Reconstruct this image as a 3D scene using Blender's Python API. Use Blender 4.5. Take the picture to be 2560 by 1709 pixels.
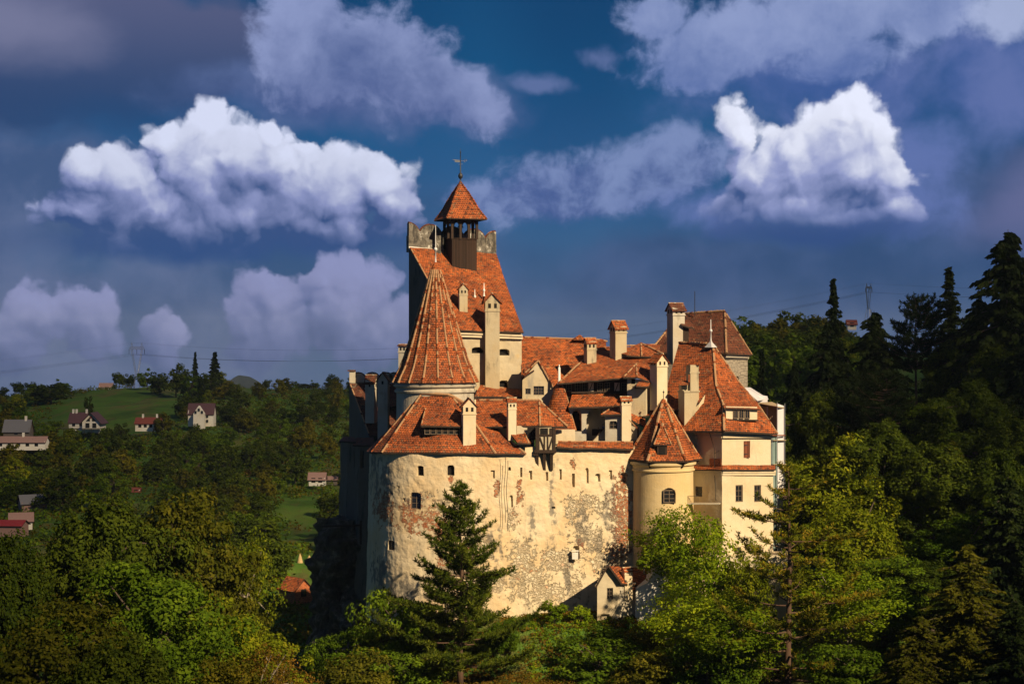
import bpy, bmesh, math, random
import numpy as np
from mathutils import Vector, Matrix
R = math.radians
for o in list(bpy.data.objects): bpy.data.objects.remove(o)
sc = bpy.context.scene
COL = sc.collection
# ---------------------------------------------------------------- camera
FP = 4037.0                                    # focal length in photo pixels (photo 2560 x 1709)
cam_d = bpy.data.cameras.new('camera'); cam = bpy.data.objects.new('camera', cam_d); COL.objects.link(cam)
cam.location = (0, 0, 0); cam.rotation_euler = (R(90), 0, 0)
cam_d.sensor_width = 36; cam_d.lens = 36 * FP / 2560; cam_d.clip_start = .5; cam_d.clip_end = 20000
sc.camera = cam
def P(u, v, Y): return Vector(((u - 1280) * Y / FP, Y, (854.5 - v) * Y / FP))
def PX(u, Y): return (u - 1280) * Y / FP
def PZ(v, Y): return (854.5 - v) * Y / FP
# ---------------------------------------------------------------- render settings
sc.view_settings.view_transform = 'Standard'; sc.view_settings.look = 'None'
sc.view_settings.exposure = EXPO = 0.6; sc.view_settings.gamma = 1
sc.render.engine = 'CYCLES'
sc.cycles.max_bounces = 6; sc.cycles.diffuse_bounces = 2; sc.cycles.glossy_bounces = 1
sc.cycles.transmission_bounces = 2; sc.cycles.transparent_max_bounces = 12; sc.cycles.volume_bounces = 0
sc.cycles.use_denoising = True; sc.cycles.sample_clamp_indirect = 4
sc.cycles.caustics_reflective = False; sc.cycles.caustics_refractive = False
# ---------------------------------------------------------------- node helper
def s2l(c): c /= 255.; return c / 12.92 if c <= .04045 else ((c + .055) / 1.055) ** 2.4
def rgb(r, g, b, k=1.0): return (s2l(r) * k, s2l(g) * k, s2l(b) * k, 1)
class NT:
    """tiny node-tree writer"""
    def __init__(s, tree): s.t = tree; s.n = tree.nodes; s.l = tree.links
    def node(s, typ, **kw):
        n = s.n.new(typ)
        for k, v in kw.items(): setattr(n, k, v)
        return n
    def put(s, sock, v):
        if v is None: return
        if hasattr(v, 'is_output'): s.l.new(v, sock)
        else: sock.default_value = v
    def m(s, op, a, b=None, c=None, clamp=False):
        n = s.node('ShaderNodeMath', operation=op, use_clamp=clamp)
        for i, v in enumerate((a, b, c)): s.put(n.inputs[i], v)
        return n.outputs[0]
    def vm(s, op, a, b=None, out=0):
        n = s.node('ShaderNodeVectorMath', operation=op)
        s.put(n.inputs[0], a)
        if b is not None:
            if op == 'SCALE': s.put(n.inputs[3], b)
            else: s.put(n.inputs[1], b)
        return n.outputs[out]
    def ss(s, x, a, b, lo=0., hi=1.):
        n = s.node('ShaderNodeMapRange', interpolation_type='SMOOTHSTEP'); s.put(n.inputs[0], x)
        for i, v in enumerate((a, b, lo, hi)): s.put(n.inputs[i + 1], v)
        return n.outputs[0]
    def lin(s, x, a, b, lo=0., hi=1.):
        n = s.node('ShaderNodeMapRange'); s.put(n.inputs[0], x)
        for i, v in enumerate((a, b, lo, hi)): s.put(n.inputs[i + 1], v)
        return n.outputs[0]
    def mix(s, f, a, b, mode='MIX'):
        n = s.node('ShaderNodeMix', data_type='RGBA', blend_type=mode); s.put(n.inputs[0], f)
        s.put(n.inputs[6], a); s.put(n.inputs[7], b); return n.outputs[2]
    def noise(s, vec, scale, detail=4, rough=.55, dim='3D', dist=0., out=0):
        n = s.node('ShaderNodeTexNoise', noise_dimensions=dim); s.put(n.inputs['Vector'], vec)
        n.inputs['Scale'].default_value = scale; n.inputs['Detail'].default_value = detail
        n.inputs['Roughness'].default_value = rough; n.inputs['Distortion'].default_value = dist
        return n.outputs[out]
    def voro(s, vec, scale, feature='F1', dim='3D', out='Distance', rnd=1., detail=0., rough=.5):
        n = s.node('ShaderNodeTexVoronoi', feature=feature, voronoi_dimensions=dim)
        s.put(n.inputs['Vector'], vec); n.inputs['Scale'].default_value = scale; n.inputs['Randomness'].default_value = rnd
        if 'Detail' in n.inputs: n.inputs['Detail'].default_value = detail; n.inputs['Roughness'].default_value = rough
        return n.outputs[out]
    def xyz(s, v):
        n = s.node('ShaderNodeSeparateXYZ'); s.put(n.inputs[0], v); return n.outputs
    def comb(s, x, y, z):
        n = s.node('ShaderNodeCombineXYZ')
        for i, v in enumerate((x, y, z)): s.put(n.inputs[i], v)
        return n.outputs[0]
    def ramp(s, f, stops, interp='LINEAR'):
        n = s.node('ShaderNodeValToRGB'); s.put(n.inputs[0], f); cr = n.color_ramp; cr.interpolation = interp
        while len(cr.elements) < len(stops): cr.elements.new(.5)
        for e, (p, c) in zip(cr.elements, stops): e.position = p; e.color = c
        return n.outputs[0]
# ---------------------------------------------------------------- sun
SUN_AZ, SUN_EL = 39., 33.       # azimuth to the right of straight behind the camera, elevation
sd = Vector((math.sin(R(SUN_AZ)) * math.cos(R(SUN_EL)), -math.cos(R(SUN_AZ)) * math.cos(R(SUN_EL)), math.sin(R(SUN_EL))))
sun_d = bpy.data.lights.new('sun', 'SUN'); sun = bpy.data.objects.new('sun', sun_d); COL.objects.link(sun)
sun_d.energy = 5.0; sun_d.angle = R(.6); sun_d.color = (1, .79, .50)
sun.rotation_euler = sd.to_track_quat('Z', 'Y').to_euler(); sun.location = sd * 100
# ---------------------------------------------------------------- sky
world = bpy.data.worlds.new('World'); sc.world = world; world.use_nodes = True
world.cycles.sampling_method = 'MANUAL'; world.cycles.sample_map_resolution = 256
w = NT(world.node_tree); w.n.clear()
w_out = w.node('ShaderNodeOutputWorld'); w_bg = w.node('ShaderNodeBackground'); w.l.new(w_bg.outputs[0], w_out.inputs[0])
STR = .1; w_bg.inputs[1].default_value = STR
nish = w.node('ShaderNodeTexSky', sky_type='NISHITA'); nish.sun_disc = False
nish.sun_elevation = R(SUN_EL); nish.sun_rotation = math.atan2(sd.x, sd.y)
gen = w.node('ShaderNodeTexCoord').outputs['Generated']
gx, gy, gz = w.xyz(gen)
az = w.m('ARCTAN2', gx, gy); el = w.m('ARCSINE', gz)
U = w.m('MULTIPLY', az, 4.037); V = w.m('MULTIPLY', el, 4.037)       # direction, in thousandths of photo pixels
p0 = w.comb(U, V, 0.)
# gentle warp shared by all layers
wn = w.noise(p0, 5., 3, .55, '2D', out=1)
p1 = w.vm('ADD', p0, w.vm('SCALE', w.vm('SUBTRACT', wn, (.5, .5, .5)), .07))
wn2 = w.noise(p0, 26., 3, .6, '2D', out=1)
p2 = w.vm('ADD', p1, w.vm('SCALE', w.vm('SUBTRACT', wn2, (.5, .5, .5)), .022))
SC = 1 / STR / (2 ** EXPO)
def C(r, g, b, k=1.): return rgb(r, g, b, SC * k)
def field(nt, p, blobs, k=.18):
    """union of soft ellipses (photo pixel centre, radii, tilt)"""
    acc = None
    for (u, v, ru, rv, rot) in blobs:
        mp = nt.node('ShaderNodeMapping', vector_type='TEXTURE')
        nt.put(mp.inputs[0], p); mp.inputs[1].default_value = ((u - 1280) / 1000, (854.5 - v) / 1000, 0)
        mp.inputs[2].default_value = (0, 0, R(rot)); mp.inputs[3].default_value = (ru / 1000, rv / 1000, 1)
        f = nt.m('SUBTRACT', 1., nt.vm('LENGTH', mp.outputs[0], out=1))
        acc = f if acc is None else nt.m('SMOOTH_MAX', acc, f, k)
    return acc
# clear sky: Nishita, tinted down to the deep blue of the picture
grad = w.ramp(w.lin(V, -.2, .9), [(0, C(80, 100, 144)), (.22, C(66, 94, 140)), (.5, C(46, 86, 132)), (.8, C(24, 78, 120)), (1, C(24, 72, 112))])
lowfreq = w.noise(p0, 1.6, 2, .5, '2D')
nb = w.mix(1., w.mix(.35, (1, 1, 1, 1), w.vm('SCALE', nish.outputs[0], .22)), grad, 'MULTIPLY')
base = w.mix(1., nb, w.ramp(lowfreq, [(.3, (.8, .84, .9, 1)), (.7, (1.15, 1.1, 1.08, 1))]), 'MULTIPLY')
f4 = w.noise(p1, 4., 6, .58, '2D'); f10 = w.noise(p1, 9., 6, .6, '2D')
fl = w.noise(w.vm('MULTIPLY', p1, (1., 2.2, 1.)), 2.2, 5, .55, '2D')
def soft(col, blobs, colr, a, b, amp=.9, n=None, fade=1.):
    F = w.m('ADD', field(w, p1, blobs), w.m('MULTIPLY', w.m('SUBTRACT', n or f4, .5), amp))
    k = w.m('MULTIPLY', w.ss(F, a, b), fade)
    return w.mix(k, col, colr)
tex = w.ss(f4, .3, .72)
# broad veils
c = soft(base, [(120, 520, 560, 230, 0), (180, 800, 620, 260, 0)], w.mix(tex, C(74, 90, 132), C(104, 112, 152)), -.1, .5, n=fl, fade=.8)
c = soft(c, [(1900, 700, 900, 180, 0), (2500, 560, 330, 300, 0)], w.mix(tex, C(52, 76, 120), C(74, 92, 138)), -.1, .6, n=fl, fade=.85)
c = soft(c, [(900, 640, 420, 260, 0)], w.mix(tex, C(56, 82, 126), C(76, 96, 142)), 0., .6, n=fl, fade=.7)
# dark sheet, top left
c = soft(c, [(170, 130, 560, 250, -5), (520, 150, 240, 190, 0)], w.mix(w.ss(V, .55, .86), C(50, 72, 116), C(92, 94, 132)), -.05, .35, n=fl, fade=.95)
c = soft(c, [(60, 90, 260, 120, -8)], C(124, 122, 158), -.1, .9, n=fl, fade=.9)
c = soft(c, [(430, 330, 420, 90, 0)], C(40, 76, 124), 0., .8, n=fl, fade=.6)
# lavender sheet, upper centre
shade = w.ss(w.m('ADD', w.m('ADD', w.m('MULTIPLY', f4, .75), w.m('MULTIPLY', f10, .35)), w.m('MULTIPLY', V, .7)), .70, 1.30)
c = soft(c, [(900, 260, 520, 100, -2)], w.mix(tex, C(78, 92, 146), C(94, 108, 158)), -.1, .7, 1.1, n=f4, fade=.9)
c = soft(c, [(760, 110, 150, 190, 0), (930, 160, 300, 160, -14), (1100, 220, 230, 100, -25)], w.mix(shade, C(84, 98, 152), C(150, 156, 204)), .0, .42, 1.15, n=f10, fade=.95)
# upper right sheets
c = soft(c, [(2050, 230, 520, 200, -8), (2450, 210, 330, 220, 0)], w.mix(tex, C(66, 92, 156), C(104, 116, 176)), -.1, .8, 1.2, n=f4, fade=.9)
c = soft(c, [(1640, 60, 120, 80, 0), (1850, 120, 330, 110, 10), (2030, 60, 260, 110, 15), (2080, 170, 160, 80, 10), (1740, 200, 120, 65, 10), (2250, 60, 260, 90, 0)],
         w.mix(shade, C(86, 106, 168), C(152, 160, 208)), .0, .45, 1.2, n=f10, fade=.92)
c = soft(c, [(2490, 60, 150, 90, 20), (2550, 30, 120, 80, 0)], C(176, 180, 220), .0, .6, 1.2, n=f10, fade=.9)
c = soft(c, [(1490, 150, 100, 46, -10), (1340, 205, 150, 30, -6)], C(120, 128, 182), .1, 1., 1.5, n=f10, fade=.6)
# soft bank behind the two heaps
c = soft(c, [(1460, 470, 380, 105, 6), (1670, 420, 220, 105, 14), (1300, 500, 220, 60, 0)], w.mix(w.ss(w.m('ADD', f10, w.m('MULTIPLY', V, .9)), .62, 1.05), C(76, 94, 152), C(130, 142, 192)), -.02, .5, 1.1, n=f10, fade=.95)
c = soft(c, [(2270, 430, 160, 120, 0), (2200, 530, 280, 90, 0), (1900, 520, 330, 80, 0)], C(104, 118, 180), -.1, .8, 1.2, n=f10, fade=.85)
c = soft(c, [(2580, 490, 220, 160, 30)], C(104, 106, 152), -.1, .9, 1., n=fl, fade=.9)
c = soft(c, [(600, 610, 620, 60, 0)], C(54, 82, 134), -.1, .8, n=f4, fade=.75)
c = soft(c, [(480, 620, 380, 55, 0), (820, 605, 280, 50, 0)], C(52, 80, 134), .0, .8, .8, n=f10, fade=.9)
c = soft(c, [(2030, 585, 330, 55, 0)], C(52, 78, 134), .0, .8, .8, n=f10, fade=.9)
# ---- crisp cumulus: heaped blobs with billows; lit by comparing the heap with itself a step nearer the sun
def make_group(name, blobs, k, amp):
    g = bpy.data.node_groups.new(name, 'ShaderNodeTree')
    g.interface.new_socket('P', in_out='INPUT', socket_type='NodeSocketVector')
    g.interface.new_socket('F', in_out='OUTPUT', socket_type='NodeSocketFloat')
    t = NT(g); gi = t.node('NodeGroupInput'); go = t.node('NodeGroupOutput'); p = gi.outputs[0]
    f = field(t, p, blobs, k)
    v1 = t.voro(p, 8., 'F1', '2D', detail=2., rough=.5)
    v1 = t.m('MULTIPLY', v1, v1)
    n1 = t.noise(p, 22., 4, .6, '2D')
    h = t.m('ADD', t.m('MULTIPLY', t.m('SUBTRACT', .64, v1), amp), t.m('MULTIPLY', t.m('SUBTRACT', n1, .5), amp * .6))
    t.l.new(t.m('ADD', f, h), go.inputs[0]); return g
def cumulus(col, name, blobs, bottom, top, light, mid, dark, k=.12, amp=.55, edge=.1, big=.9, fade=1.):
    g = make_group(name, blobs, k, amp)
    def ev(off):
        n = w.node('ShaderNodeGroup'); n.node_tree = g
        w.put(n.inputs[0], w.vm('ADD', p2, (off[0], off[1], 0))); return n.outputs[0]
    a = ev((0, 0)); b1 = ev((.012, .016)); b2 = ev((.035, .06))
    rel = w.m('ADD', w.m('MULTIPLY', w.m('SUBTRACT', a, b1), 1.), w.m('MULTIPLY', w.m('SUBTRACT', a, b2), big))
    vg = w.lin(V, (854.5 - bottom) / 1000, (854.5 - top) / 1000, -.46, .30)
    lum = w.m('ADD', w.m('ADD', .57, w.m('MULTIPLY', rel, .27)), vg)
    lum = w.m('ADD', lum, w.m('MULTIPLY', w.m('SUBTRACT', f4, .5), .45))
    cc = w.ramp(lum, [(.08, dark), (.42, mid), (.78, light), (1., tuple(min(x*1.12,50) for x in light[:3])+(1,))])
    ks = w.ss(a, .0, edge)
    ks = w.m('MULTIPLY', ks, w.ss(V, (854.5 - bottom - 45) / 1000, (854.5 - bottom + 75) / 1000, 0., fade))
    bg = w.node('ShaderNodeBackground'); w.put(bg.inputs[0], cc); bg.inputs[1].default_value = STR
    mx = w.node('ShaderNodeMixShader'); w.put(mx.inputs[0], ks); w.put(mx.inputs[1], col); w.put(mx.inputs[2], bg.outputs[0])
    return mx.outputs[0]
c = w.mix(1., c, (.90, 1.0, .96, 1), 'MULTIPLY'); w.put(w_bg.inputs[0], c); c = w_bg.outputs[0]
c = cumulus(c, 'heap_low', [(640, 820, 80, 130, 0), (700, 780, 120, 140, 0), (850, 770, 170, 140, 0), (800, 710, 90, 70, 0), (960, 830, 130, 100, 0), (150, 780, 100, 85, 0), (250, 810, 90, 95, 0), (420, 850, 60, 90, 0), (60, 850, 120, 80, 0)],
            960, 650, C(138, 144, 186), C(102, 114, 160), C(68, 86, 132), amp=.45, edge=.28, fade=.92)
c = cumulus(c, 'heap_left', [(370, 480, 170, 120, 0), (480, 470, 170, 130, 0), (533, 325, 62, 82, 0), (570, 400, 90, 80, 0), (510, 420, 150, 125, 25), (422, 370, 56, 60, 0), (330, 480, 190, 115, 14), (252, 450, 62, 60, 0), (420, 530, 290, 100, 0), (620, 550, 230, 90, 0), (630, 410, 100, 92, 0),
                             (710, 410, 110, 95, 0), (780, 460, 140, 110, 0), (850, 500, 150, 105, 0), (945, 460, 110, 92, 0), (975, 500, 90, 70, 0), (215, 530, 100, 70, 0), (480, 590, 330, 80, 0), (820, 580, 230, 75, 0), (690, 355, 44, 44, 0), (760, 385, 50, 44, 0)],
            618, 280, C(204, 210, 234), C(138, 148, 194), C(56, 82, 132), amp=.42, edge=.3, big=1.1)
c = cumulus(c, 'heap_right', [(1900, 400, 70, 90, 0), (1850, 345, 60, 90, 12), (1875, 430, 85, 105, 0), (1960, 440, 150, 125, 0), (1975, 385, 80, 70, 0), (2090, 365, 118, 120, 0), (2100, 310, 60, 56, 0), (2155, 330, 72, 80, 0), (2120, 440, 150, 125, 0), (2190, 490, 110, 95, 0), (2225, 540, 90, 44, -10), (2000, 520, 240, 80, 0), (2060, 550, 260, 60, 0)],
            572, 235, C(222, 226, 244), C(146, 156, 202), C(60, 86, 138), amp=.4, edge=.28, big=1.1)
w.put(w_out.inputs[0], c)
# ---------------------------------------------------------------- mesh builder
from mathutils import noise as mnoise
class MB:
    def __init__(s): s.v = []; s.f = []; s.mi = []; s.attr = {}; s.fuv = {}
    def vert(s, p): s.v.append(tuple(p)); return len(s.v) - 1
    def face(s, idx, m=0, uv=None):
        if uv is not None: s.fuv[len(s.f)] = uv
        s.f.append(tuple(idx)); s.mi.append(m)
    def poly(s, pts, m=0): s.face([s.vert(p) for p in pts], m)
    def solid(s, top, dvec, m=0, ms=None, mb=None):
        """polygon 'top' extruded by dvec (closed)"""
        dvec = Vector(dvec); n = len(top); a = [s.vert(p) for p in top]; b = [s.vert(Vector(p) + dvec) for p in top]
        s.face(a, m); s.face(b[::-1], m if mb is None else mb)
        for i in range(n): j = (i + 1) % n; s.face((a[i], b[i], b[j], a[j]), m if ms is None else ms)
    def box(s, c, size, rz=0., m=0, mt=None):
        cx, cy, cz = c; a, b, h = size[0] / 2, size[1] / 2, size[2] / 2; co, si = math.cos(rz), math.sin(rz)
        P8 = [s.vert((cx + x * co - y * si, cy + x * si + y * co, cz + z)) for z in (-h, h) for x, y in ((-a, -b), (a, -b), (a, b), (-a, b))]
        s.face((P8[3], P8[2], P8[1], P8[0]), m); s.face(P8[4:8], m if mt is None else mt)
        for i in range(4): j = (i + 1) % 4; s.face((P8[i], P8[j], P8[j + 4], P8[i + 4]), m)
    def beam(s, p0, p1, w, h, m=0):
        p0 = Vector(p0); p1 = Vector(p1); d = (p1 - p0).normalized()
        a = d.cross(Vector((0, 0, 1)));  a = Vector((1, 0, 0)) if a.length < .01 else a.normalized()
        b = a.cross(d).normalized(); a *= w / 2; b *= h / 2
        s.solid([p0 - a - b, p0 - a + b, p0 + a + b, p0 + a - b], p1 - p0, m)
    def tube(s, pts, rad, n=6, m=0, cap=True):
        pts = [Vector(p) for p in pts]; rings = []
        if not hasattr(rad, '__len__'): rad = [rad] * len(pts)
        ref = None
        for i, p in enumerate(pts):
            d = (pts[min(i + 1, len(pts) - 1)] - pts[max(i - 1, 0)]).normalized()
            if ref is None or abs(ref.dot(d)) > .95: ref = Vector((0, 0, 1)) if abs(d.z) < .9 else Vector((1, 0, 0))
            a = d.cross(ref).normalized(); b = d.cross(a).normalized()
            rings.append([s.vert(p + (a * math.cos(t) + b * math.sin(t)) * rad[i]) for t in [2 * math.pi * k / n for k in range(n)]])
        for r0, r1 in zip(rings, rings[1:]):
            for k in range(n): s.face((r0[k], r0[(k + 1) % n], r1[(k + 1) % n], r1[k]), m)
        if cap: s.face(rings[0][::-1], m); s.face(rings[-1], m)
    def lathe(s, prof, c, n=32, m=0, a0=0., cap=False, jit=0., mfun=None):
        rings = []
        for r, z in prof:
            rings.append([s.vert((c[0] + r * math.sin(a0 + 2 * math.pi * k / n), c[1] - r * math.cos(a0 + 2 * math.pi * k / n), z)) for k in range(n)])
        vv = 0.
        for i, (r0, r1) in enumerate(zip(rings, rings[1:])):
            mm = mfun(i) if mfun else m; dl = math.hypot(prof[i + 1][0] - prof[i][0], prof[i + 1][1] - prof[i][1]); h0 = prof[i][0] * math.sin(math.pi / n); h1 = prof[i + 1][0] * math.sin(math.pi / n)
            for k in range(n): c0 = k * 2.34 if n < 25 else 2 * k * max(q[0] for q in prof) * .6 * math.sin(math.pi / n); s.face((r0[k], r0[(k + 1) % n], r1[(k + 1) % n], r1[k]), mm, [(c0 - h0, vv), (c0 + h0, vv), (c0 + h1, vv + dl), (c0 - h1, vv + dl)])
            vv += dl
        if cap: s.face(rings[0][::-1], m); s.face(rings[-1], m)
    def patch(s, p00, p10, p11, p01, nu=8, nv=8, m=0, jit=.035, thick=.22, ms=1):
        """four-cornered roof slab with a slightly uneven upper face"""
        p00, p10, p11, p01 = map(Vector, (p00, p10, p11, p01))
        nrm = (p10 - p00).cross(p01 - p00)
        if nrm.length < 1e-6: nrm = (p10 - p00).cross(p11 - p00)
        nrm = nrm.normalized(); nrm = -nrm if nrm.z < 0 else nrm
        g = []; gb = []; tt_ = Vector((-nrm.y, nrm.x, 0)); tt_ = Vector((1, 0, 0)) if tt_.length < .03 else tt_.normalized(); bb_ = nrm.cross(tt_)
        def UVv(i): d_ = Vector(s.v[i]); return ((d_ - p00).dot(tt_), (d_ - p00).dot(bb_))
        for j in range(nv + 1):
            row = []; rb = []
            for i in range(nu + 1):
                a = i / nu; b = j / nv
                p = (p00 * (1 - a) + p10 * a) * (1 - b) + (p01 * (1 - a) + p11 * a) * b
                k = mnoise.noise(p * .55) * jit * 2 + mnoise.noise(p * 1.9) * jit
                row.append(s.vert(p + nrm * k)); rb.append(s.vert(p + nrm * k - Vector((0, 0, thick))))
            g.append(row); gb.append(rb)
        flip = (p10 - p00).cross(p01 - p00).dot(nrm) < 0
        def F(q, mm): q = q[::-1] if flip else q; s.face(q, mm, [UVv(i) for i in q])
        for j in range(nv):
            for i in range(nu):
                F((g[j][i], g[j][i + 1], g[j + 1][i + 1], g[j + 1][i]), m)
                F((gb[j][i], gb[j + 1][i], gb[j + 1][i + 1], gb[j][i + 1]), ms)
        for i in range(nu):
            F((gb[0][i], gb[0][i + 1], g[0][i + 1], g[0][i]), ms); F((g[nv][i], g[nv][i + 1], gb[nv][i + 1], gb[nv][i]), ms)
        for j in range(nv):
            F((gb[j + 1][0], gb[j][0], g[j][0], g[j + 1][0]), ms); F((gb[j][nu], gb[j + 1][nu], g[j + 1][nu], g[j][nu]), ms)
    def rows(s, rows, nu=8, sub=3, **k):
        """roof made of stacked patches; rows = list of (left, right) points from ridge to eave"""
        for (a0, a1), (b0, b1) in zip(rows, rows[1:]): s.patch(b0, b1, a1, a0, nu, sub, **k)
    def ridge(s, pts, r=.16, step=.42, m=2, serr=.0, seed=1):
        """line of mortared ridge tiles"""
        rnd = random.Random(seed)
        pts = [Vector(p) for p in pts]
        for a, b in zip(pts, pts[1:]):
            n = max(1, int((b - a).length / step)); d = (b - a) / n
            for k in range(n):
                q0 = a + d * k; q1 = q0 + d * 1.06; rr = r * rnd.uniform(.88, 1.12)
                mm = m if rnd.random() < .75 else 0
                s.tube([q0, q1 + Vector((0, 0, serr))], [rr, rr * (.82 if not serr else 1.15)], 6, mm)
    def build(s, name, mats, parent=None, smooth=False, label=None):
        me = bpy.data.meshes.new(name); me.from_pydata(s.v, [], s.f); me.update()
        for m in (mats if isinstance(mats, (list, tuple)) else [mats]): me.materials.append(m)
        nf = len(me.polygons)
        me.polygons.foreach_set('material_index', np.array(s.mi, dtype=np.int32))
        if smooth: me.polygons.foreach_set('use_smooth', np.ones(nf, dtype=bool))
        # metre-true coordinates along each face: u level, v up the slope
        if nf < 60000:
            co = np.array(s.v); L = me.loops; lv = np.empty(len(L), dtype=np.int32); L.foreach_get('vertex_index', lv)
            nr = np.empty(nf * 3); me.polygons.foreach_get('normal', nr); nr = nr.reshape(-1, 3)
            tot = np.empty(nf, dtype=np.int32); me.polygons.foreach_get('loop_total', tot); pn = np.repeat(nr, tot, axis=0)
            t = np.stack([-pn[:, 1], pn[:, 0], np.zeros(len(pn))], 1); tl = np.linalg.norm(t, axis=1); bad = tl < .03
            t[bad] = (1, 0, 0); tl[bad] = 1; t /= tl[:, None]; b = np.cross(pn, t); pc = co[lv]
            uv = np.stack([(pc * t).sum(1), (pc * b).sum(1)], 1)
            starts = np.empty(nf, dtype=np.int32); me.polygons.foreach_get('loop_start', starts)
            for fi, q in s.fuv.items(): uv[starts[fi]:starts[fi] + len(q)] = q
            me.uv_layers.new(name='UVMap').data.foreach_set('uv', uv.astype(np.float32).ravel())
        for an, vals in s.attr.items():
            at = me.attributes.new(an, 'FLOAT', 'POINT'); at.data.foreach_set('value', np.array(vals, dtype=np.float32))
        o = bpy.data.objects.new(name, me); COL.objects.link(o)
        if parent is not None: adopt(o, parent)
        if label: o['label'] = label
        return o
def adopt(o, parent):
    o.parent = parent
    M = Matrix.Identity(4); q = parent
    while q is not None: M = Matrix.LocRotScale(q.location, q.rotation_euler, q.scale) @ (q.matrix_parent_inverse if q.parent else Matrix.Identity(4)).copy() if False else M; q = q.parent
    bpy_inv = world_of(parent).inverted(); o.matrix_parent_inverse = bpy_inv
def world_of(o):
    M = Matrix.LocRotScale(o.location, o.rotation_euler, o.scale)
    return world_of(o.parent) @ o.matrix_parent_inverse @ M if o.parent else M
def thing(name, label, cat, loc=(0, 0, 0), group=None, rz=0.):
    o = bpy.data.objects.new(name, None); COL.objects.link(o); o.location = loc; o.rotation_euler = (0, 0, rz)
    o.empty_display_size = .5; tag(o, label, cat, group); return o
def tag(o, label, cat, group=None):
    o['label'] = label; o['category'] = cat
    if group: o['group'] = group
    return o
def struct(o): o['kind'] = 'structure'; return o
# ---------------------------------------------------------------- materials
def newmat(name):
    m = bpy.data.materials.new(name); m.use_nodes = True; t = NT(m.node_tree)
    b = [n for n in t.n if n.type == 'BSDF_PRINCIPLED'][0]; b.inputs['Specular IOR Level'].default_value = .25
    return m, t, b
def bump(t, b, h, dist, strength=1.):
    n = t.node('ShaderNodeBump'); n.inputs['Strength'].default_value = strength; n.inputs['Distance'].default_value = dist
    t.put(n.inputs['Height'], h); t.l.new(n.outputs[0], b.inputs['Normal'])
def objc(t): return t.node('ShaderNodeTexCoord').outputs['Object']
def flat(name, col, rough=.8, metal=0., var=.15, scale=3.):
    m, t, b = newmat(name); p = objc(t); n = t.noise(p, scale, 4)
    c = t.mix(n, tuple(x * (1 - var) for x in col[:3]) + (1,), tuple(min(1, x * (1 + var)) for x in col[:3]) + (1,))
    t.put(b.inputs['Base Color'], c); b.inputs['Roughness'].default_value = rough; b.inputs['Metallic'].default_value = metal
    bump(t, b, n, .01); return m
def mat_tiles(name, base=(.33, .085, .024), dark=(.09, .030, .014), pale=(.47, .20, .08), moss=.75, w=.36, h=.34):
    m, t, b = newmat(name)
    uv = t.node('ShaderNodeUVMap'); uv.uv_map = 'UVMap'; x, y, _ = t.xyz(uv.outputs[0]); p = objc(t)
    wob = t.m('MULTIPLY', t.m('SUBTRACT', t.noise(p, .8, 2), .5), .25)
    ys = t.m('DIVIDE', t.m('ADD', y, wob), h); row = t.m('FLOOR', ys); fy = t.m('FRACT', ys)
    xs = t.m('ADD', t.m('DIVIDE', x, w), t.m('MULTIPLY', row, .5)); ci = t.m('FLOOR', xs); fx = t.m('SUBTRACT', t.m('FRACT', xs), .5)
    wn = t.node('ShaderNodeTexWhiteNoise', noise_dimensions='2D'); t.put(wn.inputs['Vector'], t.comb(ci, row, 0.)); rnd = wn.outputs[0]
    # rounded lower end of each tile
    edge = t.m('MULTIPLY', t.m('MULTIPLY', fx, fx), 1.6)                   # 0 centre .4 side
    low = t.m('SUBTRACT', fy, edge)                                        # below 0: in the gap
    gap = t.ss(low, -.02, .26)
    n1 = t.noise(p, .35, 5, .6); n2 = t.noise(p, 2.2, 5, .6)
    col = t.ramp(rnd, [(0., (*dark, 1)), (.14, tuple(x * .68 for x in base) + (1,)), (.5, (*base, 1)), (.9, tuple(min(1, x * 1.22) for x in base) + (1,)), (1., (*pale, 1))])
    col = t.mix(t.ss(n1, .35, .65), t.mix(1., col, (.78, .74, .72, 1), 'MULTIPLY'), t.mix(1., col, (1.30, 1.28, 1.1, 1), 'MULTIPLY'))
    k = t.m('MULTIPLY', t.ss(t.m('ADD', t.m('MULTIPLY', n2, .7), t.m('MULTIPLY', rnd, .3)), .5, .68), moss)
    col = t.mix(k, col, (.06, .035, .022, 1))
    col = t.mix(t.m('MULTIPLY', t.ss(t.noise(p, 1.4, 4), .6, .74), .35), col, (.34, .26, .17, 1))
    col = t.mix(gap, t.mix(1., col, (.22, .18, .16, 1), 'MULTIPLY'), col)
    t.put(b.inputs['Base Color'], col); b.inputs['Roughness'].default_value = .85
    hgt = t.m('ADD', t.m('MULTIPLY', t.m('SUBTRACT', 1., fy), .7), t.m('MULTIPLY', gap, .7))
    hgt = t.m('ADD', hgt, t.m('MULTIPLY', rnd, .35)); bump(t, b, hgt, .06, .9); return m
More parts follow.
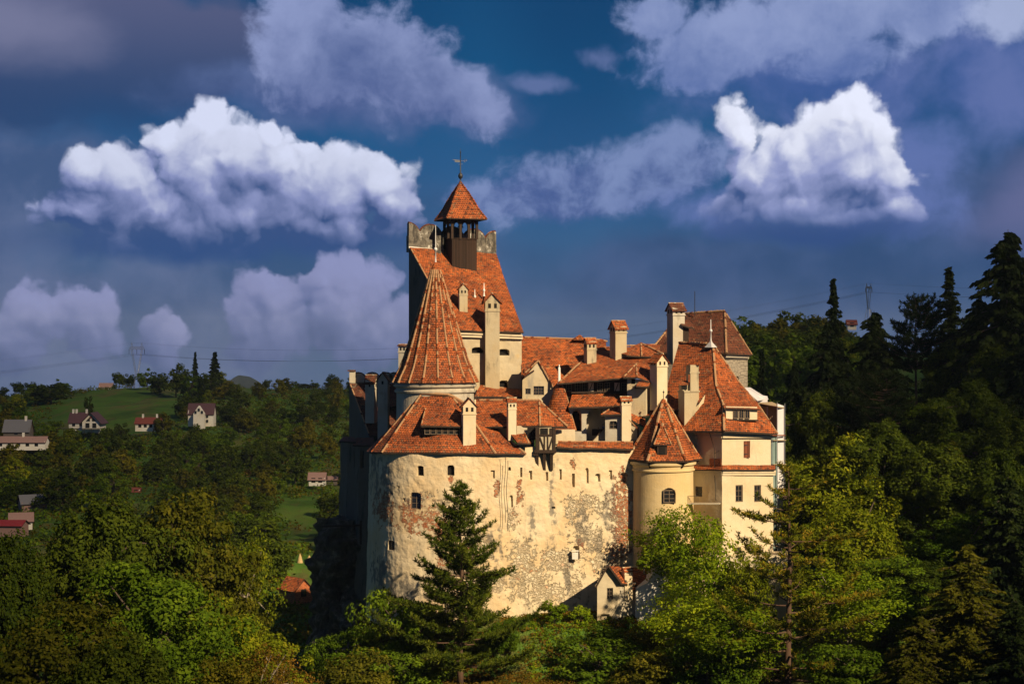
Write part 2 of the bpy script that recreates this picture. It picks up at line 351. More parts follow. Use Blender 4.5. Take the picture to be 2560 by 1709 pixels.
def mat_plaster(name, base=(.60, .51, .37), stain=.5, grey=(.27, .24, .19), warm=(.50, .36, .18)):
    m, t, b = newmat(name); p = objc(t)
    ps = t.vm('MULTIPLY', p, (1., 1., .28))
    n1 = t.noise(p, .22, 5, .6); n2 = t.noise(ps, .8, 6, .65); n3 = t.noise(p, 6., 4, .6)
    c = t.mix(t.ss(n1, .35, .7), (*base, 1), (*[x * y for x, y in zip(base, (.93, .86, .76))], 1))
    c = t.mix(t.m('MULTIPLY', t.ss(n2, .53, .72), stain), c, (*grey, 1))
    c = t.mix(t.m('MULTIPLY', t.ss(t.noise(p, .6, 5, .7), .56, .75), stain * .8), c, (*warm, 1))
    c = t.mix(t.m('MULTIPLY', n3, .25), c, t.mix(1., c, (.72, .7, .66, 1), 'MULTIPLY'))
    t.put(b.inputs['Base Color'], c); b.inputs['Roughness'].default_value = .92
    bump(t, b, t.m('ADD', t.m('MULTIPLY', n3, .4), t.noise(p, 1.2, 5)), .08, .7); return m
def mat_curtain(name, base):
    """old plaster falling off rubble masonry and brick; attributes: wear, red, soot"""
    m, t, b = newmat(name); p = objc(t)
    def at(a): n = t.node('ShaderNodeAttribute'); n.attribute_name = a; return n.outputs['Fac']
    ps = t.vm('MULTIPLY', p, (1., 1., .3))
    n1 = t.noise(p, .2, 5, .6); n2 = t.noise(ps, .7, 6, .65); n3 = t.noise(p, 5., 4, .6); n4 = t.noise(p, 1.3, 6, .68)
    c = t.mix(t.ss(n1, .35, .7), (*base, 1), (*[x * y for x, y in zip(base, (.95, .84, .70))], 1))
    c = t.mix(t.m('MULTIPLY', t.ss(n2, .54, .72), .4), c, (.27, .24, .18, 1))
    c = t.mix(t.m('MULTIPLY', n3, .25), c, t.mix(1., c, (.72, .68, .62, 1), 'MULTIPLY'))
    so = t.ss(t.m('ADD', t.m('MULTIPLY', at('soot'), .55), t.m('ADD', t.m('MULTIPLY', t.m('SUBTRACT', n4, .5), 1.6), t.m('MULTIPLY', t.m('SUBTRACT', n2, .5), 1.6))), .28, .62)
    c = t.mix(t.m('MULTIPLY', so, .85), c, (.15, .135, .115, 1))
    # masonry below the plaster
    pv = t.vm('ADD', t.vm('MULTIPLY', p, (1., 1., 1.5)), t.vm('SCALE', t.noise(p, 1.6, 4, out=1), 1.6))
    vc = t.voro(pv, 1.7, 'F1', out='Color'); vd = t.voro(pv, 1.7, 'DISTANCE_TO_EDGE'); r1 = t.xyz(vc)[0]
    stone = t.ramp(r1, [(0, (.42, .32, .21, 1)), (.4, (.58, .49, .34, 1)), (.8, (.64, .55, .40, 1)), (.93, (.60, .48, .34, 1)), (1, (.52, .25, .13, 1))])
    pb = t.vm('MULTIPLY', p, (1., 1., 3.2)); bc = t.voro(pb, 2.6, 'F1', out='Color'); bd = t.voro(pb, 2.6, 'DISTANCE_TO_EDGE')
    brick = t.ramp(t.xyz(bc)[1], [(0, (.28, .075, .03, 1)), (.5, (.48, .15, .06, 1)), (.85, (.55, .24, .11, 1)), (1, (.55, .44, .32, 1))])
    rk = t.ss(t.m('ADD', at('red'), t.m('MULTIPLY', t.m('SUBTRACT', t.noise(p, 2.1, 5, .6), .5), 2.2)), .45, .65)
    ms = t.mix(rk, stone, brick); md = t.m('MINIMUM', t.m('MULTIPLY', vd, 5.), 1., clamp=True)
    md = t.m('ADD', t.m('MULTIPLY', md, t.m('SUBTRACT', 1., rk)), t.m('MULTIPLY', t.m('MINIMUM', t.m('MULTIPLY', bd, 7.), 1.), rk))
    ms = t.mix(md, (.46, .37, .24, 1), ms)
    wk = t.m('ADD', at('wear'), t.m('MULTIPLY', t.m('SUBTRACT', n4, .5), 1.5)); wk = t.m('ADD', wk, t.m('MULTIPLY', t.m('SUBTRACT', t.noise(p, 3.3, 4, .6), .5), .5))
    wear = t.ss(wk, .86, .92)
    c = t.mix(wear, c, ms); c = t.mix(t.m('MULTIPLY', so, t.m('MULTIPLY', wear, .55)), c, (.15, .13, .11, 1))
    t.put(b.inputs['Base Color'], c); b.inputs['Roughness'].default_value = .93
    h = t.m('ADD', t.m('MULTIPLY', t.m('SUBTRACT', 1., wear), 1.2), t.m('MULTIPLY', t.m('MULTIPLY', wear, md), .5))
    h = t.m('ADD', h, t.m('MULTIPLY', t.noise(p, .9, 6, .6), .8)); h = t.m('ADD', h, t.m('MULTIPLY', n3, .12))
    bump(t, b, h, .22, 1.); return m
def mat_blocks(name):
    m, t, b = newmat(name); uv = t.node('ShaderNodeUVMap'); uv.uv_map = 'UVMap'
    br = t.node('ShaderNodeTexBrick'); t.put(br.inputs['Vector'], uv.outputs[0]); br.inputs['Scale'].default_value = 1.
    br.inputs['Brick Width'].default_value = 1.15; br.inputs['Row Height'].default_value = .52; br.inputs['Mortar Size'].default_value = .03
    br.inputs['Color1'].default_value = (.40, .34, .26, 1); br.inputs['Color2'].default_value = (.30, .26, .21, 1); br.inputs['Mortar'].default_value = (.14, .12, .10, 1)
    n = t.noise(objc(t), 3., 5); c = t.mix(t.m('MULTIPLY', n, .6), br.outputs[0], (.2, .17, .13, 1))
    t.put(b.inputs['Base Color'], c); b.inputs['Roughness'].default_value = .9
    bump(t, b, t.m('ADD', t.m('SUBTRACT', 1., br.outputs[1]), n), .06); return m
def mat_boards(name, col=(.026, .014, .009)):
    m, t, b = newmat(name); uv = t.node('ShaderNodeUVMap'); uv.uv_map = 'UVMap'; x, y, _ = t.xyz(uv.outputs[0])
    xs = t.m('DIVIDE', x, .26); wn = t.node('ShaderNodeTexWhiteNoise', noise_dimensions='1D'); t.put(wn.inputs['W'], t.m('FLOOR', xs))
    n = t.noise(t.comb(t.m('MULTIPLY', x, 9.), t.m('MULTIPLY', y, .7), 0.), 2., 4)
    f = t.m('ABSOLUTE', t.m('SUBTRACT', t.m('FRACT', xs), .5)); g = t.ss(f, .40, .5)
    k = t.m('ADD', .5, t.m('ADD', t.m('MULTIPLY', wn.outputs[0], .8), t.m('MULTIPLY', n, .6)))
    c = t.vm('SCALE', t.comb(*col), k); c = t.mix(g, c, (.01, .007, .005, 1))
    t.put(b.inputs['Base Color'], c); b.inputs['Roughness'].default_value = .85; bump(t, b, t.m('SUBTRACT', n, g), .03); return m
M = {}
M['tile'] = mat_tiles('roof_tiles')
M['tile_old'] = mat_tiles('old_roof_tiles', base=(.30, .078, .024), pale=(.42, .18, .08), dark=(.06, .022, .012), moss=.8)
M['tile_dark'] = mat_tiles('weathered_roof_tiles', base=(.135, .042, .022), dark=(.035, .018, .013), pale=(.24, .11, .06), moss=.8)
M['mortar'] = flat('ridge_mortar', (.33, .19, .10, 1), .9, var=.4, scale=5.)
M['tilegable'] = M['tile']
M['plaster'] = mat_plaster('cream_plaster', base=(.48, .41, .29), stain=.8)
M['plaster_grey'] = mat_plaster('weathered_plaster', base=(.44, .40, .33), stain=.8, warm=(.30, .25, .18))
M['plaster_clean'] = mat_plaster('smooth_cream_plaster', base=(.61, .52, .37), stain=.35)
M['plaster_ochre'] = mat_plaster('ochre_plaster', base=(.60, .47, .26), stain=.25)
M['curtain'] = mat_curtain('old_curtain_wall', (.62, .52, .36))
M['west'] = mat_plaster('shade_toned_plaster', base=(.11, .098, .08), stain=.9, grey=(.03, .03, .027), warm=(.08, .065, .05))  # stained plaster, its base darkened to paint in the shade of the side walls
def mat_peeling():
    m, t, b = newmat('peeling_grey_plaster'); p = objc(t); n = t.noise(p, .9, 6, .7); n2 = t.noise(t.vm('MULTIPLY', p, (1, 1, .4)), 1.4, 5, .65)
    c = t.ramp(n, [(.36, (.045, .042, .038, 1)), (.5, (.13, .115, .095, 1)), (.58, (.17, .155, .13, 1)), (.62, (.44, .42, .38, 1))]); c = t.mix(t.ss(n2, .52, .62), c, (.05, .045, .04, 1))
    t.put(b.inputs['Base Color'], c); b.inputs['Roughness'].default_value = .95; bump(t, b, n, .1); return m
M['parapet'] = mat_peeling()
M['chimney'] = mat_plaster('sooty_chimney_plaster', base=(.43, .365, .25), stain=.9, grey=(.16, .14, .10), warm=(.36, .27, .15))
M['white'] = mat_plaster('white_limewash', base=(.74, .72, .68), stain=.25)
M['blocks'] = mat_blocks('stone_blocks')
M['wood'] = mat_boards('dark_boards')
M['timber'] = flat('dark_timber', (.035, .021, .014, 1), .8, var=.4)
M['shutter'] = mat_boards('shutter_boards', (.16, .05, .025))
M['wframe'] = flat('window_frame_wood', (.14, .10, .07, 1), .7)
M['metal'] = flat('grey_metal', (.30, .30, .32, 1), .45, .8)
M['iron'] = flat('dark_iron', (.05, .05, .055, 1), .5, .6)
M['lead'] = flat('white_sheet_metal', (.55, .53, .52, 1), .5, .3)
M['brick'] = mat_tiles('red_bricks', base=(.42, .13, .055), moss=.1, w=.26, h=.09)
def mat_glass():
    m, t, b = newmat('dark_glass'); b.inputs['Base Color'].default_value = (.015, .016, .018, 1); b.inputs['Roughness'].default_value = .08
    b.inputs['Specular IOR Level'].default_value = .5; bump(t, b, t.noise(objc(t), 3., 2), .02, .4); return m
M['glass'] = mat_glass()
M['dark'] = flat('painted_dark_opening', (.012, .010, .009, 1), .95)  # near-black panel colour paints the unlit depth of windows and holes
ROOF = [M['tile'], M['timber'], M['mortar']]
ROOF_OLD = [M['tile_old'], M['timber'], M['mortar']]
ROOF_DARK = [M['tile_dark'], M['timber'], M['mortar']]
# ---------------------------------------------------------------- the castle
castle = thing('castle', 'large cream walled medieval castle with orange tiled roofs standing on the rock', 'castle', P(1250, 1560, 225))
def px(Y): return Y / FP
def frame_window(parent, c, n, wd, ht, nx=2, ny=3, fr=.09, name='window', mat='wframe', glass='glass', arch=False):
    """framed window in a recess: c centre, n outward normal (2-D)"""
    b = MB(); n = Vector((n[0], n[1], 0)).normalized(); t = Vector((-n.y, n.x, 0)); c = Vector(c)
    def bar(x0, x1, z0, z1, d0, d1, m):
        q = [c + t * x0 + Vector((0, 0, z0)) + n * d1, c + t * x1 + Vector((0, 0, z0)) + n * d1, c + t * x1 + Vector((0, 0, z1)) + n * d1, c + t * x0 + Vector((0, 0, z1)) + n * d1]
        b.solid(q, -n * (d1 - d0), m)
    h = ht / 2; a = wd / 2
    bar(-a, a, -h, h, 0., .02, 1)
    bar(-a, -a + fr, -h, h, .02, .12, 0); bar(a - fr, a, -h, h, .02, .12, 0)
    bar(-a + fr, a - fr, -h, -h + fr, .022, .118, 0); bar(-a + fr, a - fr, h - fr, h, .022, .118, 0)
    for i in range(1, nx): x = -a + wd * i / nx; bar(x - fr * .35, x + fr * .35, -h + fr, h - fr, .024, .10, 0)
    for i in range(1, ny): z = -h + ht * i / ny; bar(-a + fr, a - fr, z - fr * .3, z + fr * .3, .026, .09, 0)
    return b.build(name, [M[mat], M[glass]], parent)
def wall(name, pts, zbot, mats, parent, holes=(), res=.5, batter=0., jit=.03, blobs=None, fr=None):
    """wall surface over a plan polyline. pts: (X, Y, ztop). holes: dict(u,v,w,h (photo px), d depth m, arch, win)"""
    pts = [Vector(p) for p in pts]; seg = [0.]
    for a, c in zip(pts, pts[1:]): seg.append(seg[-1] + (c.xy - a.xy).length)
    nrm = []
    for i in range(len(pts)):
        d = (pts[min(i + 1, len(pts) - 1)].xy - pts[max(i - 1, 0)].xy).normalized(); nrm.append(Vector((d.y, -d.x)))
    def at(s):
        i = max(0, min(len(seg) - 2, int(np.searchsorted(seg, s) - 1))); k = (s - seg[i]) / (seg[i + 1] - seg[i])
        return pts[i].lerp(pts[i + 1], k), (nrm[i].lerp(nrm[i + 1], k) if len(pts) > 3 else Vector(((pts[i+1].y-pts[i].y), -(pts[i+1].x-pts[i].x)))).normalized()
    zt_max = max(p.z for p in pts)
    ss = np.linspace(0, seg[-1], 600); us = []
    for s in ss: p, n = at(s); us.append(1280 + p.x * FP / p.y)
    us = np.array(us)
    H = []; S = set(np.linspace(0, seg[-1], max(2, int(seg[-1] / res) + 1)).tolist() + seg); Zs = set(np.linspace(0, 1, max(2, int((zt_max - zbot) / res) + 1)).tolist())
    zabs = set()
    for hd in holes:
        s = float(np.interp(hd['u'], us, ss)); p, n = at(s); k = px(p.y); fac = max(.35, -n.y)
        w = hd['w'] * k / fac; ht = hd['h'] * k; zc = (854.5 - hd['v']) * k
        H.append((s - w / 2, s + w / 2, zc - ht / 2, zc + ht / 2, hd.get('d', .5), hd.get('arch', 0), hd))
        e = .012
        for q in (s - w / 2 - e, s - w / 2, s + w / 2, s + w / 2 + e): S.add(q)
        for q in (zc - ht / 2 - e, zc - ht / 2, zc + ht / 2, zc + ht / 2 + e): zabs.add(q)
        if hd.get('arch'):
            for f in (.12, .3, .5, .7, .88): S.add(s - w / 2 + w * f)
            for f in (.2, .4, .6, .8): zabs.add(zc + ht / 2 - hd['arch'] * ht * f)
    S = sorted(x for x in S if 0 <= x <= seg[-1]); zg = sorted(set([zbot + q * (zt_max - zbot) for q in Zs]) | {z for z in zabs if zbot < z < zt_max})
    b = MB(); idx = []; at_w = []; at_r = []; at_s = []
    for s in S:
        p, n = at(s); col = []
        for z in zg:
            zz = min(z, p.z); off = batter * max(0, zt_max - zz)
            for (a0, a1, z0, z1, d, arch, _) in H:
                if a0 - .001 <= s <= a1 + .001 and z0 - .001 <= zz <= z1 + .001:
                    if arch:
                        x = (s - (a0 + a1) / 2) / ((a1 - a0) / 2); top = z1 - arch * (z1 - z0) * (1 - math.sqrt(max(0, 1 - x * x)))
                        if zz > top: continue
                    off -= d
            q = Vector((p.x + n.x * off, p.y + n.y * off, zz))
            off2 = jit * (mnoise.noise(q * .35) * 1.6 + mnoise.noise(q * 1.1) + .5 * mnoise.noise(q * 2.6))
            q.x += n.x * off2; q.y += n.y * off2
            col.append(b.vert(q))
            if blobs is not None:
                u = 1280 + q.x * FP / q.y; v = 854.5 - q.z * FP / q.y; o3 = []
                for kind in ('wear', 'red', 'soot'):
                    f = 0.
                    for (bu, bv, ru, rv) in blobs[kind]:
                        dd = ((u - bu) / ru) ** 2 + ((v - bv) / rv) ** 2
                        if dd < 2.2: f = max(f, 1 - dd / 2.2)
                    o3.append(f)
                at_w.append(o3[0]); at_r.append(o3[1]); at_s.append(o3[2])
        idx.append(col)
    for i in range(len(S) - 1):
        for j in range(len(zg) - 1):
            a, c, d, e = idx[i][j], idx[i + 1][j], idx[i + 1][j + 1], idx[i][j + 1]
            if Vector(b.v[e]).z - Vector(b.v[a]).z < 1e-5 and Vector(b.v[d]).z - Vector(b.v[c]).z < 1e-5: continue
            b.face((a, c, d, e))
    if blobs is not None: b.attr = {'wear': at_w, 'red': at_r, 'soot': at_s}
    o = b.build(name, mats, parent)
    out = []
    for (a0, a1, z0, z1, d, arch, hd) in H:
        p, n = at((a0 + a1) / 2); zc = (z0 + z1) / 2; off = batter * max(0, zt_max - zc) - d + .05
        win = hd.get('win')
        c = Vector((p.x + n.x * off, p.y + n.y * off, zc))
        if win == 'dark':
            q = MB(); t = Vector((-n.y, n.x, 0)); nn = Vector((n.x, n.y, 0)); w2 = (a1 - a0) / 2 * .98; h2 = (z1 - z0) / 2 * .98
            q.solid([c - t * w2 - Vector((0, 0, h2)), c + t * w2 - Vector((0, 0, h2)), c + t * w2 + Vector((0, 0, h2)), c - t * w2 + Vector((0, 0, h2))], nn * .03, 0)
            q.build('window_opening', M['dark'], o)
        elif win: frame_window(o, c, n, (a1 - a0) * .97, (z1 - z0) * .97, *win, fr=fr or .09)
        out.append((c, n))
    return o
def chimney(parent, u0, u1, vt, vb, Y, rot=20., ridge='y', head=.16, dep=1.0, mats=None, holes=2, name='chimney', tilem='tile', roofh=.55):
    """plastered stack with a pierced head under a small tiled gable"""
    k = px(Y); W = (u1 - u0) * k; r = R(abs(rot)); w = W / (math.cos(r) + dep * math.sin(r)); d = w * dep; rz = R(rot)
    cx, cy = PX((u0 + u1) / 2, Y), Y + d * .3; zt = PZ(vt, Y); zb = PZ(vb, Y); Ht = zt - zb; b = MB()
    rh = roofh * w; hz = zt - rh; hb = hz - Ht * head
    b.box((cx, cy, (zb - 1.2 + hb) / 2), (w, d, hb - zb + 1.2), rz, 0)
    b.box((cx, cy, hb + .05), (w * 1.12, d * 1.12, .16), rz, 0)
    b.box((cx, cy, (hb + .13 + hz) / 2), (w * 1.02, d * 1.02, hz - hb - .13), rz, 0)
    co, si = math.cos(rz), math.sin(rz)
    def L(x, y, z): return Vector((cx + x * co - y * si, cy + x * si + y * co, z))
    a = w * .51; c2 = d * .51; hh = hz - hb
    if ridge == 'y':      # gable faces the viewer
        b.solid([L(-a, -c2, hz), L(a, -c2, hz), L(0, -c2, zt - .06)], L(0, 2 * c2, 0) - L(0, 0, 0), 0)
        o = .16 * w; e = .12 * w
        for s in (-1, 1):
            q = [L(s * (a + o), -c2 - e, hz - o * rh / a), L(0, -c2 - e, zt), L(0, c2 + e, zt), L(s * (a + o), c2 + e, hz - o * rh / a)]
            b.patch(q[0], q[1], q[2], q[3], 3, 3, m=1, ms=1, jit=.015, thick=.10)
        b.ridge([L(0, -c2 - e, zt), L(0, c2 + e, zt)], .09, .3, m=3)
    else:
        b.solid([L(-a, -c2, hz), L(-a, 0, zt - .06), L(-a, c2, hz)], L(2 * a, 0, 0) - L(0, 0, 0), 0)
        o = .16 * d; e = .12 * w
        for s in (-1, 1):
            q = [L(-a - e, s * (c2 + o), hz - o * rh / c2), L(a + e, s * (c2 + o), hz - o * rh / c2), L(a + e, 0, zt), L(-a - e, 0, zt)]
            b.patch(q[0], q[1], q[2], q[3], 4, 3, m=1, ms=1, jit=.015, thick=.10)
        b.ridge([L(-a - e, 0, zt), L(a + e, 0, zt)], .09, .3, m=3)
    for i in range(holes):
        x = (i - (holes - 1) / 2) * w * .42; hs = min(.32 * w, hh * .6)
        for s in (-1, 1): b.solid([L(x - hs * .3, s * c2 * 1.0, hb + hh * .3), L(x + hs * .3, s * c2, hb + hh * .3), L(x + hs * .3, s * c2, hb + hh * .3 + hs), L(x - hs * .3, s * c2, hb + hh * .3 + hs)], L(0, s * .03, 0) - L(0, 0, 0), 2)
        for s in (-1, 1): b.solid([L(s * a, x * dep - hs * .3, hb + hh * .3), L(s * a, x * dep + hs * .3, hb + hh * .3), L(s * a, x * dep + hs * .3, hb + hh * .3 + hs), L(s * a, x * dep - hs * .3, hb + hh * .3 + hs)], L(s * .03, 0, 0) - L(0, 0, 0), 2)
    return b.build(name, [mats or M['chimney'], M[tilem], M['dark'], M['mortar']], parent)
def finial(parent, p, h, r=.09, ball=.22, at=.5, mat='lead', name='finial'):
    b = MB(); x, y, z = p
    b.lathe([(r * 1.6, z), (r, z + h * .1), (r * .8, z + h * at - ball), (ball * .7, z + h * at - ball * .7), (ball, z + h * at), (ball * .7, z + h * at + ball * .7), (r * .6, z + h * at + ball), (r * .35, z + h), (.001, z + h + .05)], (x, y), 10)
    return b.build(name, M[mat], parent, smooth=True)
def W3(u, Y, v): p = P(u, v, Y); return (p.x, p.y, p.z)
def hole(u, v, w, h, d=.45, arch=0, win=None): return dict(u=u, v=v, w=w, h=h, d=d, arch=arch, win=win)

# ---- main curtain wall with the round bastion
CW = [(932, 236, 1128), (925, 230, 1128), (926, 225, 1129), (938, 220.5, 1130), (965, 217, 1131), (1010, 214.6, 1131), (1070, 213.4, 1132), (1140, 213, 1132), (1230, 213.4, 1133),
      (1311, 214.4, 1134), (1313, 214.4, 1118), (1392, 215.4, 1113), (1480, 216.6, 1113), (1588, 218.4, 1118)]
blobs = dict(
 wear=[(960, 1270, 40, 70), (1030, 1290, 60, 70), (1100, 1300, 60, 90), (1060, 1240, 40, 20), (1300, 1230, 16, 60), (1330, 1440, 90, 90), (1400, 1400, 100, 50), (1470, 1260, 90, 45), (1555, 1300, 50, 170), (1510, 1400, 60, 60),
       (1440, 1460, 30, 70), (1300, 1390, 60, 70), (1425, 1290, 20, 50), (1280, 1300, 30, 40), (1120, 1420, 60, 60), (1200, 1370, 60, 60), (1470, 1340, 60, 60), (1560, 1190, 22, 40), (1433, 1160, 14, 20), (1128, 1195, 10, 22), (1350, 1480, 120, 50), (1240, 1220, 14, 30), (1250, 1450, 80, 50)],
 red=[(960, 1270, 60, 90), (1035, 1310, 60, 70), (1100, 1360, 40, 60), (1300, 1230, 25, 70), (1560, 1240, 46, 70), (1555, 1360, 30, 70), (1240, 1230, 30, 60), (1433, 1160, 30, 30), (1560, 1180, 30, 50), (1450, 1370, 14, 20), (1128, 1195, 20, 30)],
 soot=[(1400, 1325, 26, 55), (1455, 1310, 24, 65), (1490, 1350, 40, 40), (1418, 1450, 10, 70), (1520, 1300, 30, 80), (940, 1160, 18, 70), (955, 1220, 30, 60), (948, 1430, 24, 60), (1020, 1250, 30, 20), (1330, 1300, 12, 50), (1235, 1350, 20, 60), (1380, 1240, 10, 70), (1590, 1400, 14, 90), (1010, 1480, 60, 40)])
cw_holes = [hole(1051, 1176, 17, 25, .6, .25, 'dark'), hole(1127, 1175, 18, 26, .6, .25, 'dark'), hole(1039, 1251, 28, 42, .6, .2, (2, 3)), hole(982, 1362, 17, 24, .4, 0, (2, 2)),
            hole(1232, 1185, 10, 20, .35), hole(1274, 1171, 6, 9, .4, .4, 'dark'), hole(1303, 1180, 5, 24, .4), hole(1277, 1252, 9, 30, .35, .3), hole(1326, 1187, 8, 22, .4), hole(1367, 1190, 6, 22, .4),
            hole(1401, 1185, 6, 26, .4), hole(1467, 1188, 8, 38, .4, .2), hole(1494, 1193, 13, 20, .5, .3), hole(1526, 1186, 8, 22, .35), hole(1559, 1192, 15, 22, .5, .2), hole(1433, 1200, 7, 34, .5),
            hole(1438, 1380, 18, 34, .6, .5), hole(1549, 1385, 9, 58, .35), hole(998, 1217, 5, 6, .3, 0, 'dark'), hole(1383, 1268, 9, 5, .4, 0, 'dark'), hole(1012, 1248, 6, 8, .2)]
cv = [Vector(q) for q in CW[:10]]; sm = []
for i in range(9):
    q0, q1, q2, q3 = cv[max(i - 1, 0)], cv[i], cv[i + 1], cv[min(i + 2, 9)]
    for k in range(4): f = k / 4; sm.append(.5 * ((2 * q1) + (q2 - q0) * f + (2 * q0 - 5 * q1 + 4 * q2 - q3) * f * f + (3 * q1 - q0 - 3 * q2 + q3) * f ** 3))
sm = [tuple(q) for q in sm] + CW[9:]
cwall = wall('curtain_wall', [W3(u, Y, v) for u, Y, v in sm], -46., [M['curtain']], castle, cw_holes, res=.2, batter=.022, jit=.06, blobs=blobs)
# brick hoods and small fittings on the wall
for (u, v, w, h) in ((1433, 1158, 17, 5), (1430, 1176, 12, 4), (1560, 1163, 16, 5), (1558, 1178, 16, 4), (1560, 1212, 20, 5), (1540, 1353, 18, 4)):
    Y = 215.2 + (u - 1311) * .0145; b = MB(); b.box((PX(u, Y), Y - .18, PZ(v, Y)), (w * px(Y), .5, h * px(Y)), 0, 0); b.build('brick_hood', [M['brick'], M['plaster']], cwall)
for (u, v, w, h) in ((1434, 1167, 11, 16), (1561, 1171, 11, 14)):
    Y = 215.2 + (u - 1311) * .0145; b = MB(); b.box((PX(u, Y), Y - .1, PZ(v, Y)), (w * px(Y), .4, h * px(Y)), 0, 1); b.build('stone_outlet', [M['brick'], M['plaster']], cwall)
b = MB(); b.box((PX(1438, 214.6), 215.0, PZ(1389, 214.6)), (.8, .4, .9), 0, 0); b.box((PX(1438, 214.6), 214.95, PZ(1377, 214.6)), (.95, .6, .1), 0, 0)
b.build('stone_niche', M['white'], cwall)
for (u, v0, v1) in ((1262, 1136, 1310), (1268, 1150, 1320)):
    b = MB(); Y = 213.2; b.tube([(PX(u + 2 * math.sin(v * .05), Y), Y - .45 - (v - 1136) * .0013, PZ(v, Y)) for v in range(v0, v1, 12)], .035, 4); b.build('cable', M['iron'], cwall)
# coping roof on the curtain wall
b = MB(); b.patch(P(1392, 1117, 214.6), P(1584, 1121, 217.6), P(1582, 1104, 219.2), P(1396, 1103, 217), 24, 3, jit=.06); b.ridge([P(1396, 1103, 217), P(1582, 1104, 219.2)], .12)
b.build('coping_roof', ROOF, cwall)
# ---- round tower with the tall cone
TC = (PX(1088, 224), 224.)
def zz(v, Y=224.): return PZ(v, Y)
b = MB(); b.lathe([(5.5, zz(1130)), (5.38, zz(1050)), (5.36, zz(982)), (5.62, zz(979)), (5.66, zz(975)), (5.45, zz(972)), (5.45, zz(968)), (5.75, zz(965)), (5.8, zz(961)), (5.6, zz(959)), (5.6, zz(950))], TC, 64, 0)
rt = b.build('round_tower', [M['plaster_grey']], castle)
b = MB(); prof = [(6.02, zz(955)), (5.7, zz(942)), (5.05, zz(921)), (4.45, zz(895)), (3.95, zz(868)), (2.95, zz(812)), (2.08, zz(760)), (1.3, zz(715)), (.62, zz(675))]
NF = 18; CC = (PX(1089, 224), 224.)
b.lathe(prof, CC, NF, 0, a0=math.pi / NF * .6)
b.lathe([(5.4, zz(952)), (6.02, zz(955.3))], CC, NF, 1, a0=math.pi / NF * .6)
b.lathe([(.70, zz(676)), (.5, zz(665)), (.22, zz(656)), (.05, zz(654))], CC, 12, 3)
for k in range(NF):
    a = math.pi / NF * .6 + 2 * math.pi * k / NF
    b.ridge([(CC[0] + (r + .03) * math.sin(a), CC[1] - (r + .03) * math.cos(a), z) for r, z in prof], .15, .5, m=2, seed=k)
b.build('cone_roof', [M['tile_old'], M['timber'], M['mortar'], M['tile']], rt)
finial(rt, (CC[0], CC[1], zz(657)), 5.2, .1, .3, .36, name='finial')
b = MB(); b.tube([P(1181, 958, 219), P(1190, 985, 218.6), P(1205, 1020, 218)], .03, 4); b.build('cable', M['iron'], rt)
# ---- bastion roof
bu = [(1005, 1042, 229), (1028, 1012, 224.5), (1049, 986, 219.8), (1053, 985, 219.0), (1121, 989, 218.3), (1130, 992, 218.5), (1158, 1008, 219.4), (1190, 1024, 220.6)]
bl = [(926, 1127, 232.5), (916, 1128, 226), (929, 1129, 219.2), (955, 1130, 215.5), (1100, 1131, 212.5), (1239, 1133, 212.9), (1275, 1133, 213.4), (1314, 1134, 213.9)]
b = MB()
for i in range(7):
    m = 3 if i in (3,) else 2
    n = max(2, int(abs(bl[i + 1][0] - bl[i][0]) / 18))
    for k in range(n):
        def lp(A, t): return P(*[A[i][q] * (1 - t) + A[i + 1][q] * t for q in range(3)])
        b.patch(lp(bl, k / n), lp(bl, (k + 1) / n), lp(bu, (k + 1) / n), lp(bu, k / n), 3, 12, jit=.03, thick=.2)
for i in (2, 3): b.ridge([P(*bu[i]), P(*bl[i])], .17, .45, seed=i)
b.ridge([P(*bu[5]), P(1188, 1058, 215.8), P(*bl[5])], .17, .45); b.ridge([P(*bu[7]), P(*bl[7])], .17, .45)
b.tube([P(u, v - 3, Y - .15) for u, v, Y in bu], .2, 6, 2)
broof = b.build('bastion_roof', ROOF_OLD, castle)
# dormer in the bastion roof
b = MB(); b.patch(P(1053, 1063, 213.9), P(1155, 1065, 213.9), P(1141, 1028, 217.4), P(1064, 1020, 217.6), 10, 6, jit=.03)
b.ridge([P(1053, 1063, 213.9), P(1064, 1020, 217.6)], .1, .4)
b.solid([P(1060, 1088, 214.5), P(1150, 1088, 214.5), P(1150, 1064, 214.5), P(1060, 1064, 214.5)], (0, 3.0, 1.), 1)
dm = b.build('dormer', ROOF_OLD, castle, label='wide low dormer with a row of six dark windows')
for i in range(6):
    u = 1068 + i * 15; frame_window(dm, P(u, 1076, 214.42), (0, -1), .70, 1.0, 1, 2, .08)
chimney(castle, 1153, 1190, 994, 1111, 213.8, 12, 'y', .2, .8, M['plaster_clean'])
chimney(castle, 1267, 1291, 994, 1078, 215.6, 14, 'x', .26, .8, M['plaster_clean'], roofh=.35)
